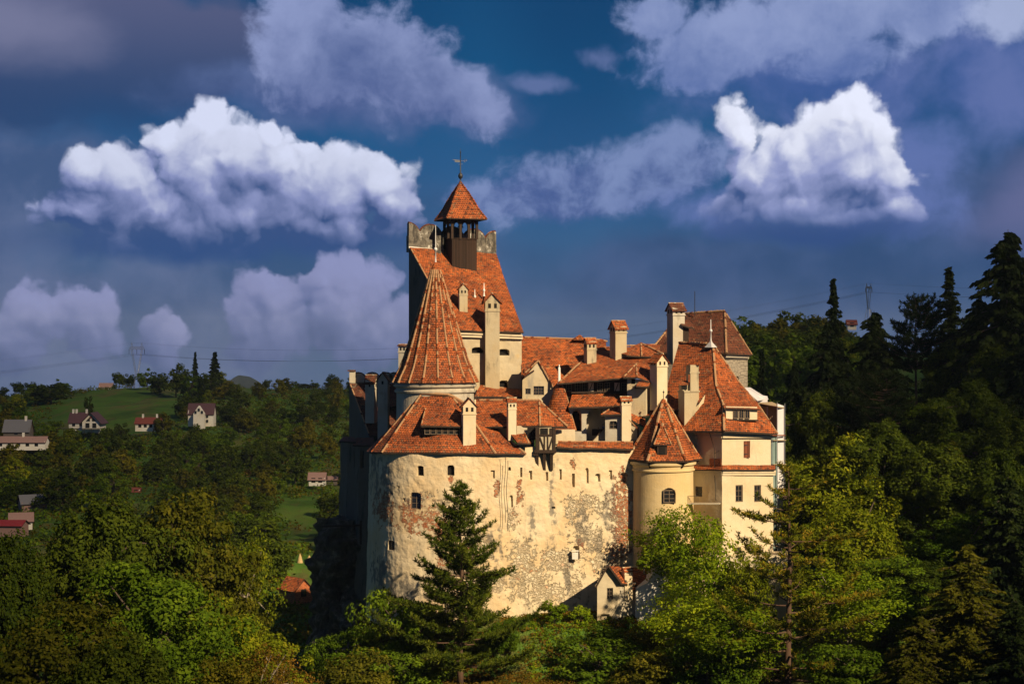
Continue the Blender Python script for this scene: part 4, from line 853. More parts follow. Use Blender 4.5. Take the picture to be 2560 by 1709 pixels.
pts = [(cx - .75 * math.cos(t), yy, z_(1234) + .7 * math.sin(t)) for t in [i * math.pi / 10 for i in range(11)]]; b.solid(pts, (0, .1, 0), 1); b.build('window_arch', [M['timber'], M['glass']], tur)
b = MB(); xx = QC[0] - 2.5; yy = QC[1] - 3.35; pts = [(xx - .55, yy, z_(1425)), (xx + .55, yy - .25, z_(1425))] + [(xx + .55 * math.cos(t), yy - .12 - .12 * math.cos(t), z_(1376) + .65 * math.sin(t)) for t in [i * math.pi / 8 for i in range(9)]]
b.solid(pts, (0, .2, 0), 0); b.build('door_opening', M['dark'], tur)
b = MB(); Yc = 218.6; zE = PZ(1152, Yc - 4.4); zA = PZ(1000, Yc); prof = [(5.15, zE), (4.5, zE + .75), (3.6, zE + 2.2), (2.0, zE + 4.9), (.9, zE + 6.8), (.1, zA)]
rr = [[(QC[0] + .1 + r * math.sin(R(30 + 60 * k)), QC[1] - r * math.cos(R(30 + 60 * k)), z) for k in range(6)] for r, z in prof]
for r0, r1 in zip(rr, rr[1:]):
    for k in range(6): b.patch(r0[k], r0[(k + 1) % 6], r1[(k + 1) % 6], r1[k], 8, 4, jit=.02, thick=.2)
for k in range(6): b.ridge([r_[k] for r_ in rr], .17, .5, serr=.04, seed=k)
b.lathe([(4.3, zE - .15), (5.15, zE - .12)], (QC[0] + .1, QC[1]), 6, 1, a0=R(30))
tr = b.build('turret_roof', ROOF, tur)
finial(tur, (QC[0] + .1, QC[1], zA - .1), 1.5, .05, .14, .8, 'iron')
for a in (-30, 30, 90, -90):
    b = MB(); x = QC[0] + .1 + 4.7 * math.sin(R(a)); y = QC[1] - 4.7 * math.cos(R(a)); b.beam((x, y, zE - .2), (x * .9 + QC[0] * .1, y * .9 + QC[1] * .1, zE - .9), .2, .25, 0); b.build('bracket', M['timber'], tur)
b = MB(); yd = QC[1] - 4.05
b.patch(P(1636, 1110, yd), P(1657, 1106, yd), P(1656, 1063, yd + 1.4), P(1654, 1064, yd + 1.4), 3, 5, jit=.01, thick=.12); b.patch(P(1657, 1106, yd), P(1678, 1110, yd), P(1657, 1064, yd + 1.4), P(1656, 1063, yd + 1.4), 3, 5, jit=.01, thick=.12)
b.patch(P(1635, 1111, yd - .05), P(1678, 1111, yd - .05), P(1660, 1066, yd + 1.5), P(1653, 1066, yd + 1.5), 5, 5, jit=.01, thick=.14); b.ridge([P(1656, 1050, yd + 1.7), P(1656, 1066, yd + 1.4)], .22, .3); b.ridge([P(1653, 1064, yd + 1.3), P(1635, 1110, yd - .05)], .1); b.ridge([P(1659, 1064, yd + 1.3), P(1678, 1110, yd - .05)], .1)
b.solid([P(1643, 1140, yd + .15), P(1668, 1140, yd + .15), P(1668, 1112, yd + .15), P(1643, 1112, yd + .15)], (0, 1.5, 0), 3)
b.solid([P(1648, 1136, yd + .08), P(1663, 1136, yd + .08), P(1663, 1113, yd + .08), P(1648, 1113, yd + .08)], (0, .08, 0), 4)
b.build('dormer', ROOF + [M['timber'], M['dark']], tur)
# ---- stone tower behind
t_w = [W3(1640, 250, 883), W3(1808, 245, 885), W3(1869, 248.5, 887)]
stw = wall('stone_tower', t_w, -14, [M['blocks']], castle, [hole(1842, 946, 12, 12, .4, .5, 'dark')], res=.8, jit=.02)
b = MB(); b.patch(P(1622, 882, 249.5), P(1816, 883, 244.2), P(1811, 778, 252), P(1700, 786, 255), 20, 12, jit=.05); b.patch(P(1816, 883, 244.2), P(1880, 886, 248), P(1813, 778, 252.2), P(1811, 778, 252), 8, 12, jit=.04)
b.patch(P(1880, 886, 248), P(1640, 886, 262), P(1700, 786, 255), P(1811, 778, 252), 8, 8)
b.ridge([P(1700, 785, 255), P(1811, 777, 252)], .17, .5, serr=.08); b.ridge([P(1812, 778, 252), P(1816, 882, 244.2)], .18, .5, serr=.03); b.ridge([P(1812, 778, 252), P(1880, 886, 248)], .14, .5); b.ridge([P(1700, 786, 255), P(1622, 882, 249.6)], .16, .5, serr=.06)
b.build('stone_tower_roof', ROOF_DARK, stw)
b = MB(); b.beam(P(1812, 889, 244.8), P(1870, 891, 248.2), .5, .45, 0); b.beam(P(1812, 893, 245), P(1870, 895, 248.4), .3, .3, 0); b.build('cornice', M['plaster_grey'], stw)
b = MB(); b.tube([P(1737, 790, 253), P(1737, 728, 253)], .06, 5); b.tube([P(1733, 785, 253), P(1737, 775, 253), P(1745, 786, 253)], .04, 4); b.build('lightning_rod', M['iron'], stw)
# ---- far-left wing in shade
lw = [P(873, 955, 250), P(960, 1092, 237)]
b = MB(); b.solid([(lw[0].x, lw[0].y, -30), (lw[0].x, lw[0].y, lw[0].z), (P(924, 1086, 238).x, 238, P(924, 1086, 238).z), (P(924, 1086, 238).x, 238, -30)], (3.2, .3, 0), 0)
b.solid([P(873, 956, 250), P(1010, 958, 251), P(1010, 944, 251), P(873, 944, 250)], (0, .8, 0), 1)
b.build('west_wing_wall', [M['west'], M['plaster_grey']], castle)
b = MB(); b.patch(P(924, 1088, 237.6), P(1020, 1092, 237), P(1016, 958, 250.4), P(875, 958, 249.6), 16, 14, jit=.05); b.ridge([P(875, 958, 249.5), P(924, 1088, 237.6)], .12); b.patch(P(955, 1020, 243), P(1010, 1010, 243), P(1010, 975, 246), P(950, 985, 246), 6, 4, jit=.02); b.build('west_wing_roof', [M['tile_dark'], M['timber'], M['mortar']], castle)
for i, u in enumerate((895, 930, 965, 985)):
    b = MB(); c = P(u, 944, 250.6); r = 1.05 if i < 3 else .8; b.solid([(c.x - r, c.y, c.z), (c.x + r, c.y, c.z)] + [(c.x + r * math.cos(t), c.y, c.z + .75 * math.sin(t)) for t in [k * math.pi / 8 for k in range(1, 8)]], (0, .5, 0), 0)
    b.tube([(c.x + 1.05 * r * math.cos(t), c.y + .25, c.z + .8 * math.sin(t)) for t in [k * math.pi / 8 for k in range(0, 9)]], .12, 4, 1); b.build('merlon', [M['plaster_grey'], M['tile_dark']], castle)
b = MB(); b.box((PX(881, 250), 250.3, PZ(942, 250)), (.9, .8, 2.2), 0, 0); b.box((PX(879, 250), 250.2, PZ(926, 250)), (1.2, 1., .2), 0, 1); b.build('merlon', [M['plaster_grey'], M['tile_dark']], castle)
chimney(castle, 913, 942, 937, 1037, 240, -16, 'x', .18, .9, M['plaster_grey'], roofh=.7, tilem='tile_dark', holes=1)
chimney(castle, 944, 973, 930, 1103, 232, -10, 'y', .1, .8, M['plaster_grey'], roofh=.7, tilem='tile_dark', holes=1)
# shaded west walls on the cliff
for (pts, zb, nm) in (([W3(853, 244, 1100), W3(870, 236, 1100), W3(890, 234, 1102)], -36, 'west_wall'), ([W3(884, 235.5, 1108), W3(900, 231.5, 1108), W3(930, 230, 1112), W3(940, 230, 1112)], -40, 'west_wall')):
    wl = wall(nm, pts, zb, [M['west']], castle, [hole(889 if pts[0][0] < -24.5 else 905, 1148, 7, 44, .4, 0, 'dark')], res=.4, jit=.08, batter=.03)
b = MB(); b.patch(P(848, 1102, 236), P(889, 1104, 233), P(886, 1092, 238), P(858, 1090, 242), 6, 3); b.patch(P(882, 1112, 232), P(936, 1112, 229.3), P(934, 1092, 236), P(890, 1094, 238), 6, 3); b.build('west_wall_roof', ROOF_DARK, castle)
b = MB(); b.beam(P(803, 1315, 229), P(903, 1312, 231), .25, .25, 0); b.beam(P(812, 1308, 229.2), P(850, 1254, 231.5), .12, .12, 0); b.beam(P(902, 1300, 229.2), P(902, 1360, 229.2), .3, .3, 0); b.build('hoist_beam', M['timber'], castle)
# ---- gatehouse below the turret
g0 = wall('gatehouse_wall', [W3(1493, 208.3, 1462), W3(1520, 208.5, 1417), W3(1549, 208.8, 1452)], -45, [M['plaster']], castle, [hole(1525, 1483, 15, 28, .35, 0, (2, 3)), hole(1512, 1556, 38, 44, .5, .5)], res=.3, jit=.04)
b = MB(); b.solid([P(1549, 1700, 208.9), P(1549, 1452, 208.9), P(1590, 1456, 211), P(1590, 1700, 211)], (-.3, .5, 0), 3)
b.patch(P(1488, 1468, 207.9), P(1520, 1413, 208), P(1536, 1414, 214), P(1505, 1462, 214), 4, 6, jit=.02, thick=.15); b.patch(P(1520, 1413, 208.2), P(1552, 1456, 208.3), P(1592, 1462, 210.9), P(1552, 1416, 213), 6, 6, jit=.02)
b.patch(P(1554, 1470, 209.4), P(1640, 1478, 211.5), P(1640, 1418, 216), P(1545, 1416, 214.5), 12, 8, jit=.03); b.beam(P(1520, 1412, 207.9), P(1489, 1468, 207.8), .15, .22, 1); b.beam(P(1520, 1412, 207.9), P(1553, 1457, 208.2), .15, .22, 1)
b.build('gatehouse_roof', ROOF + [M['plaster_grey']], g0)
chimney(castle, 1556, 1581, 1418, 1475, 209.6, 20, 'x', .2, .8, M['plaster_clean'], roofh=.3, holes=0)
gp = [(1588, 1560), (1590, 1470)] + [(1620, 1455), (1630, 1430), (1648, 1418), (1668, 1412), (1690, 1420), (1705, 1445), (1724, 1462), (1735, 1500)]
b = MB(); pts = [P(u, v, 210) for u, v in gp] + [P(1735, 1700, 210), P(1588, 1700, 210)]; b.solid(pts, (0, 5, 0), 0); b.build('white_gable', M['white'], castle)
# wide lower terrace house behind the trees
b = MB(); b.solid([P(1735, 1700, 212), P(1980, 1700, 214), P(1980, 1385, 214), P(1735, 1400, 212)], (0, 4, 0), 0); b.build('terrace_wall', M['plaster_clean'], castle)
# ---- scaffold wrapped in white sheet behind the wing
scf = thing('scaffold', 'tall scaffold of poles, planks and white sheeting against the right end of the castle', 'scaffold', P(1940, 1400, 226))
M['sheet'] = flat('white_sheeting', (.56, .54, .56, 1), .6, var=.12, scale=.8); M['net'] = flat('grey_green_net', (.16, .22, .21, 1), .8, var=.5, scale=1.2); M['plank'] = flat('scaffold_plank', (.36, .27, .16, 1), .8)
b = MB(); b.solid([P(1942, 1400, 225), P(1962, 1400, 226), P(1962, 1015, 226), P(1942, 1008, 225)], (0, .15, 0), 0); b.solid([P(1878, 1010, 238), P(1919, 1010, 239), P(1919, 990, 239), P(1868, 985, 238)], (0, 4, 0), 0)
b.solid([P(1856, 968, 236), P(1876, 968, 245), P(1921, 996, 242), P(1893, 1000, 235)], (0, 0, -.12), 0); b.build('sheet', M['sheet'], scf)
b = MB(); b.solid([P(1895, 1100, 229), P(1942, 1400, 226), P(1942, 1015, 226), P(1895, 1015, 229)], (0, .1, 0), 0); b.solid([P(1925, 1400, 224), P(1942, 1400, 224.5), P(1942, 1090, 224.5), P(1928, 1090, 224)], (0, .1, 0), 0); b.build('netting', M['net'], scf)
b = MB(); b.solid([P(1890, 1006, 228), P(1944, 1016, 224), P(1962, 1018, 226), P(1930, 1004, 232)], (0, 0, -.12), 0)
b.build('deck', M['plank'], scf)
for v in (1100, 1160, 1220, 1280): b = MB(); b.beam(P(1930, v, 223.8), P(1962, v, 225.8), .5, .08, 0); b.build('plank', M['plank'], scf)
for q in ((P(1905, 1040, 226), P(1942, 1092, 224.4)), (P(1914, 1062, 225.6), P(1930, 1040, 225))): b = MB(); b.beam(*q, .15, .12, 0); b.build('brace', M['plank'], scf)
for (u, v0, v1, Y) in ((1943, 1005, 1420, 224.2), (1962, 1008, 1420, 225.8), (1930, 1085, 1420, 223.6), (1918, 1015, 1090, 226)):
    b = MB(); b.tube([P(u, v1, Y), P(u, v0, Y)], .06, 5); b.build('pole', M['metal'], scf)
b = MB(); b.tube([P(1930, 1088, 223.4), P(1963, 1088, 225.5)], .1, 5); b.build('rail', M['shutter'], scf)
# ---------------------------------------------------------------- land
def smst(x, a, b): t = np.clip((x - a) / (b - a), 0, 1); return t * t * (3 - 2 * t)
def land(x, y):
    x = np.asarray(x, float); y = np.asarray(y, float)
    xs = x / np.maximum(y, 1) * 250.                           # bearing, as metres at 250 m
    b = np.interp(y, [0, 8, 70, 100, 180, 230, 300, 400, 500, 650, 800, 900, 980, 1300, 2500, 9000], [-2, -6, -38, -39, -41, -47, -49, -47, -43, -35.5, -29.5, -26, -29, -80, -160, -300])
    side = np.interp(xs, [-110, -79, -66, -55, -42, -25, 0], [-7, -5.5, -1.5, .5, 0., -.6, -1.5]) * smst(y, 350, 800) * (1 - smst(y, 1000, 1400))
    b = b + side
    rr = np.interp(y, [0, 90, 150, 195, 215, 240, 262, 300, 450, 600, 700, 1100, 3000], [-5, -38, -41, -38, -33, -25, -20, -17, -12, -6, -8, -40, -160]) + np.clip(xs - 50, 0, 60) * .14 * smst(y, 110, 210)
    k = smst(xs, 34 - 16 * smst(y, 300, 460), 58 - 24 * smst(y, 300, 460)); b = b * (1 - k) + rr * k
    d = np.sqrt(((x - 9) / 34.) ** 2 + ((y - 236) / 32.) ** 2); mk = 1 - smst(d, .80, 1.12); b = b * (1 - mk) + np.maximum(b, -36.8) * mk
    b = b + np.exp(-((x - 8) / 16.) ** 2 - ((y - 205) / 7.) ** 2) * 1.2
    n = np.sin(x * .11 + 1.3) * np.cos(y * .07) * .5 + np.sin(x * .31 + y * .23) * .22 + np.sin(x * .05 - y * .031 + 2) * .8 + .1 * np.sin(x * .9 + 2 * np.sin(y * .7))
    return b + n * smst(y, 30, 120)
def H(x, y): return float(land(x, y))
ys = np.concatenate([np.linspace(-60, 150, 60)[:-1], np.linspace(150, 300, 110)[:-1], np.geomspace(300, 4500, 120)])
an = np.concatenate([np.linspace(-.8, -.36, 18)[:-1], np.linspace(-.36, .36, 230), np.linspace(.36, .8, 18)[1:]])
GY, GA = np.meshgrid(ys, an, indexing='ij'); GX = GA * np.maximum(GY, 60.); GZ = np.where(GY > 0, land(GX, GY), -2. - np.abs(GY) * .02)
nc = len(an); b = MB(); b.v = list(map(tuple, np.stack([GX, GY, GZ], -1).reshape(-1, 3))); 
for j in range(len(ys) - 1):
    for i in range(nc - 1): a = j * nc + i; b.face((a, a + 1, a + nc + 1, a + nc))
def mat_ground():
    m, t, bs = newmat('meadow_grass'); p = objc(t)
    n1 = t.noise(p, .02, 5, .6); n2 = t.noise(p, .35, 6, .65); n3 = t.noise(p, 3., 4, .6)
    c = t.ramp(n1, [(.3, (.05, .11, .016, 1)), (.5, (.080, .16, .022, 1)), (.7, (.14, .19, .034, 1))])
    c = t.mix(t.m('MULTIPLY', t.ss(n2, .52, .70), .75), c, (.13, .105, .035, 1)); c = t.mix(t.m('MULTIPLY', t.ss(t.noise(t.vm('MULTIPLY', p, (1., .25, 1.)), .09, 5, .65), .50, .62), .7), c, (.15, .12, .045, 1)); c = t.mix(t.m('MULTIPLY', t.ss(t.noise(p, .05, 4, .6), .52, .6), .45), c, (.03, .06, .014, 1))
    c = t.mix(t.m('MULTIPLY', n3, .5), c, t.mix(1., c, (.5, .55, .5, 1), 'MULTIPLY'))
    t.put(bs.inputs['Base Color'], c); bs.inputs['Roughness'].default_value = 1.; bs.inputs['Specular IOR Level'].default_value = .05
    bump(t, bs, t.m('ADD', n2, t.m('MULTIPLY', n3, .5)), .5); return m
M['ground'] = mat_ground()
struct(b.build('ground', M['ground'], smooth=True))
# far blue hill on the horizon
b = MB(); N = 40; q0 = P(603, 1010, 4200)
for j in range(13):
    for i in range(N + 1):
        a = -1 + 2 * i / N; r = j / 12; f = max(0, 1 - abs(a) ** 2.1) ** .7 * math.cos(r * math.pi / 2) ** .8
        b.vert((q0.x + a * 62 * (1 if a < 0 else 1.5), q0.y + r * 120, q0.z - 30 + (75 + 30) * f + 3 * mnoise.noise(Vector((a * 4, r * 3, 1)))))
for j in range(12):
    for i in range(N): a = j * (N + 1) + i; b.face((a, a + 1, a + N + 2, a + N + 1))
M['farhill'] = flat('distant_wooded_slope', (.035, .06, .03, 1), 1., var=.3, scale=.05)
struct(b.build('distant_hill', M['farhill'], smooth=True))
# limestone cliff under the west side
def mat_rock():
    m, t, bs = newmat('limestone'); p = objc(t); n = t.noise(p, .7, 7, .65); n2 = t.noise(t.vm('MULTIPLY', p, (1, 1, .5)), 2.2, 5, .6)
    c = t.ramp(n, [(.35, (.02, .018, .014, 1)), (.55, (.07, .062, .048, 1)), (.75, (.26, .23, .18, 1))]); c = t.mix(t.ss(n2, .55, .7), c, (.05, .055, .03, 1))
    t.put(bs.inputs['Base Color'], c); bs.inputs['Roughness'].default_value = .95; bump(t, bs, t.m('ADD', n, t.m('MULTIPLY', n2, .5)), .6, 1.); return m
M['rock'] = mat_rock()
def cliff(cx, cy, rx, ry, z0, z1, seed, flare=.35, name='rock_cliff'):
    b = MB(); n = 70; mz = 50
    for j in range(mz + 1):
        t = j / mz; z = z0 + (z1 - z0) * t; s = 1 + flare * (1 - t) ** 1.5 - (.45 * max(0, t - .8) / .2)
        for i in range(n):
            a = 2 * math.pi * i / n; p = Vector((cx + rx * s * math.cos(a), cy + ry * s * math.sin(a), z)); o = Vector((math.cos(a), math.sin(a), .2))
            k = (mnoise.fractal(p * .16 + Vector((seed, 0, 0)), .9, 2.1, 5) * 2.6 + abs(mnoise.noise(p * .5)) * 1.3) * (.5 + min(1, rx / 6))
            b.vert(p + o * k)
    for j in range(mz):
        for i in range(n): a = j * n + i; c = j * n + (i + 1) % n; b.face((a, c, c + n, a + n))
    b.face([mz * n + i for i in range(n)]); return struct(b.build(name, M['rock']))
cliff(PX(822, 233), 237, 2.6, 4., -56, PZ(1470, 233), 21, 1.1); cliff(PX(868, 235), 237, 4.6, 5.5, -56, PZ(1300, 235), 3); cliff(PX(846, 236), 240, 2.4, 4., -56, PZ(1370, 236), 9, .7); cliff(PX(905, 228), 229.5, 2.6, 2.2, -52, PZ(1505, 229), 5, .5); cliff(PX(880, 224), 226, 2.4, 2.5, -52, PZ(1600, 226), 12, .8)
# ---------------------------------------------------------------- trees
def mat_leaf(name, cols, trans=.35, hue=.0):
    m = bpy.data.materials.new(name); m.use_nodes = True; t = NT(m.node_tree); t.n.clear(); out = t.node('ShaderNodeOutputMaterial')
    g = t.node('ShaderNodeNewGeometry').outputs['Random Per Island']; oi = t.node('ShaderNodeObjectInfo').outputs['Random']
    p = t.node('ShaderNodeTexCoord').outputs['Object']; n = t.noise(p, .55, 3, .6)
    f = t.m('ADD', t.m('MULTIPLY', g, .5), t.m('MULTIPLY', t.ss(n, .3, .7), .5))
    st = [(i / (len(cols) - 1), (*c, 1)) for i, c in enumerate(cols)]
    c = t.ramp(f, st); c = t.vm('SCALE', c, t.lin(oi, 0, 1, .7, 1.3))
    c = t.mix(t.m('MULTIPLY', oi, .3), c, t.mix(1., c, (1.5, .95, .6, 1), 'MULTIPLY'))
    d = t.node('ShaderNodeBsdfDiffuse'); tr = t.node('ShaderNodeBsdfTranslucent'); mx = t.node('ShaderNodeMixShader'); mx.inputs[0].default_value = trans
    t.put(d.inputs[0], c); t.put(tr.inputs[0], t.mix(1., c, (1.3, 1.25, .5, 1), 'MULTIPLY')); t.l.new(d.outputs[0], mx.inputs[1]); t.l.new(tr.outputs[0], mx.inputs[2]); t.l.new(mx.outputs[0], out.inputs[0]); return m
L = {'dark': mat_leaf('dark_green_leaves', [(.018, .034, .005), (.044, .070, .008), (.085, .115, .012)]),
     'mid': mat_leaf('green_leaves', [(.030, .062, .006), (.075, .135, .009), (.15, .22, .016)]),
     'bright': mat_leaf('light_green_leaves', [(.06, .12, .006), (.17, .26, .011), (.32, .38, .022)], .45),
     'yellow': mat_leaf('yellow_green_leaves', [(.055, .085, .006), (.15, .195, .010), (.31, .31, .020)], .42),
     'olive': mat_leaf('olive_leaves', [(.036, .048, .006), (.095, .102, .010), (.19, .17, .018)]),
     'brown': mat_leaf('turning_leaves', [(.055, .046, .009), (.14, .095, .014), (.26, .15, .02)]),
     'needle': mat_leaf('dark_needles', [(.008, .016, .006), (.018, .031, .009), (.034, .050, .012)], .2),
     'pine': mat_leaf('pine_needles', [(.022, .044, .006), (.062, .092, .010), (.15, .165, .018)], .25),
     'pine_rust': mat_leaf('rusty_pine_needles', [(.040, .060, .007), (.095, .12, .011), (.27, .18, .02)], .3)}
M['bark'] = flat('bark', (.075, .055, .04, 1), .95, var=.5, scale=8.); M['bark_red'] = flat('pine_bark', (.085, .05, .032, 1), .95, var=.5, scale=7.); M['bark_pale'] = flat('pale_bark', (.26, .22, .17, 1), .9, var=.4, scale=6.)
def quads_mesh(name, C, N_, U_, ln, wd, mat, parent, tri=False):
    """many small leaves: centres C, normals N_, axis U_, length ln, width wd (arrays)"""
    n = len(C); Vx = np.cross(N_, U_); Vx /= np.maximum(np.linalg.norm(Vx, axis=1), 1e-6)[:, None]
    a = C - U_ * ln[:, None] * .5; c = C + U_ * ln[:, None] * .5; bb = C + Vx * wd[:, None] * .5 - U_ * ln[:, None] * .08; dd = C - Vx * wd[:, None] * .5 - U_ * ln[:, None] * .08
    if tri: vs = np.stack([a + Vx * wd[:, None] * .4, a - Vx * wd[:, None] * .4, c], 1).reshape(-1, 3); k = 3
    else: vs = np.stack([a, bb, c, dd], 1).reshape(-1, 3); k = 4
    me = bpy.data.meshes.new(name); me.vertices.add(n * k); me.vertices.foreach_set('co', vs.astype(np.float32).ravel())
    me.loops.add(n * k); me.loops.foreach_set('vertex_index', np.arange(n * k, dtype=np.int32)); me.polygons.add(n)
    me.polygons.foreach_set('loop_start', (np.arange(n) * k).astype(np.int32)); me.update(calc_edges=True)
    me.materials.append(mat); o = bpy.data.objects.new(name, me); COL.objects.link(o)
    if parent: adopt(o, parent)
    return o
def unit(a): return a / np.maximum(np.linalg.norm(a, axis=1), 1e-6)[:, None]
def leaf_dirs(rs, n, nrm, up=.35):
    N_ = unit(nrm + rs.normal(size=(n, 3)) * .55 + np.array([0, 0, up])); U_ = unit(np.cross(N_, rs.normal(size=(n, 3)))); return N_, U_
PROTO = {}
def broadleaf(key, h, w, mat, seed, nclu=150, per=130, leaf=.30, cr=1.25, base=.22, loose=0., bark='bark', name='broadleaf_tree'):
    """trunk with limbs, and a crown of leaf clumps over uneven lobes; origin at the foot"""
    rs = np.random.RandomState(seed); root = bpy.data.objects.new(name, None); COL.objects.link(root)
    lob = unit(rs.normal(size=(9, 3))); la = rs.uniform(.2, .55, 9)
    d = unit(rs.normal(size=(nclu * 3, 3))); d = d[d[:, 2] > -.75][:nclu]
    rad = 1. + (np.maximum(0, d @ lob.T - .55) / .45 * la).sum(1) - .18 * rs.rand(len(d))
    shell = np.where(rs.rand(len(d)) < .62, rs.uniform(.82, 1., len(d)), rs.uniform(.35, .82, len(d))) * rad
    cz = h * (base + (1 - base) * .5); hz = h * (1 - base) * .5
    C = d * shell[:, None] * np.array([w * .42, w * .42, hz * .82]); C[:, 2] += cz; C[:, :2] *= (1 + .12 * np.sin(C[:, 2:3] * .9 + seed))
    C[:, 0] += rs.normal() * .04 * w; cs = cr * rs.uniform(.6, 1.35, len(C))
    n = len(C) * per; ci = np.repeat(np.arange(len(C)), per); dl = unit(rs.normal(size=(n, 3))); rr = rs.uniform(.35, 1., n) ** .5 * (1 + loose * rs.rand(n))
    pos = C[ci] + dl * (rr * cs[ci])[:, None] * np.array([1.15, 1.15, .72]); out = unit(pos - np.array([0, 0, cz]))
    rx = np.percentile(np.abs(pos[:, :2]), 98.5); fx = w * .5 / rx; fz = h * .985 / np.percentile(pos[:, 2], 99.7)      # bring the crown to its nominal size
    fc = np.array([fx, fx, fz]); pos = pos * fc; C = C * fc; cz *= fz; hz *= fz
    N_, U_ = leaf_dirs(rs, n, dl * .7 + out * .5)
    s = leaf * rs.uniform(.6, 1.35, n)
    quads_mesh('crown', pos, N_, U_, s * 1.25, s * .75, L[mat], root)
    b = MB(); tr = h * .016 + .08; top = cz + hz * .35; bend = rs.normal(size=2) * w * .03
    tp = [Vector((bend[0] * t * t, bend[1] * t * t, top * t)) for t in [i / 6 for i in range(7)]]
    b.tube(tp, [tr * (1.25 - t) for t in [i / 6 for i in range(7)]], 7)
    for k in rs.choice(len(C), min(len(C), 26), replace=False):
        t = rs.uniform(.3, .95); p0 = tp[0].lerp(tp[-1], t); p0 = Vector((bend[0] * t * t, bend[1] * t * t, top * t)); p1 = Vector(C[k]); mid = p0.lerp(p1, .5) + Vector((0, 0, .12 * (p1 - p0).length))
        b.tube([p0, mid, p1], [tr * .42, tr * .26, tr * .08], 5, cap=False)
    b.build('trunk', M[bark], root, smooth=True); PROTO[key] = (root, h, w); return root
def conifer(key, h, w, mat, seed, levels=26, per=7, droop=.25, up=.0, blade=.5, dens=9, bark='bark', name='spruce_tree', base=.08, twig=.32, wide=.10, shape=1., gap=0.):
    """whorls of boughs carrying hanging twigs"""
    rs = np.random.RandomState(seed); root = bpy.data.objects.new(name, None); COL.objects.link(root); b = MB(); tr = h * .013 + .06
    b.tube([(0, 0, 0), (rs.normal() * .1, 0, h * .5), (0, 0, h)], [tr, tr * .6, .02], 7); PC, PU = [], []
    for l in range(levels):
        t = min(.985, max(0, (l + rs.uniform(-.3, .3)) / levels)); z = h * (base + (1 - base) * t); R_ = w * .5 * (1 - t) ** shape + .15
        for k in range(per):
            if rs.rand() < gap: continue
            a = rs.uniform(0, 2 * math.pi); Lb = R_ * rs.uniform(.45, 1.15); z = h * (base + (1 - base) * min(.99, t + rs.uniform(-.6, .6) / levels)); n = max(3, int(Lb / .45)); pts = []
            for i in range(n + 1):
                s = i / n; r = Lb * s; zz_ = z - droop * Lb * s ** 1.3 + up * Lb * s ** 3
                pts.append(Vector((r * math.cos(a + .1 * s), r * math.sin(a + .1 * s), zz_)))
            b.tube(pts[::2] if len(pts) > 4 else pts, [.05 * (1 - i / len(pts)) + .012 for i in range(len(pts[::2] if len(pts) > 4 else pts))], 3, cap=False)
            for i in range(1, n + 1):
                p = np.array(pts[i]); dr = np.array(pts[i] - pts[i - 1]); dr /= np.linalg.norm(dr); sd_ = np.array([-dr[1], dr[0], 0]); tw = twig * Lb * (1.15 - i / n) + .25
                for q in range(dens):
                    s = rs.uniform(-1, 1); off = rs.uniform(0, 1)
                    PC.append(p - dr * rs.uniform(0, .45) + sd_ * s * tw * off + np.array([0, 0, -abs(s) * off * tw * droop * 1.2 + rs.normal() * .05])); PU.append(dr * .6 + sd_ * s * .8 + np.array([0, 0, -droop * .8 + up * .6]) + rs.normal(size=3) * .25)
    PC = np.array(PC); PU = unit(np.array(PU)); n = len(PC); N_ = unit(np.cross(PU, rs.normal(size=(n, 3))) + np.array([0, 0, .6])); s = blade * rs.uniform(.6, 1.3, n)
    quads_mesh('crown', PC, N_, PU, s, s * wide * 4, L[mat], root); b.build('trunk', M[bark], root); PROTO[key] = (root, h, w); return root
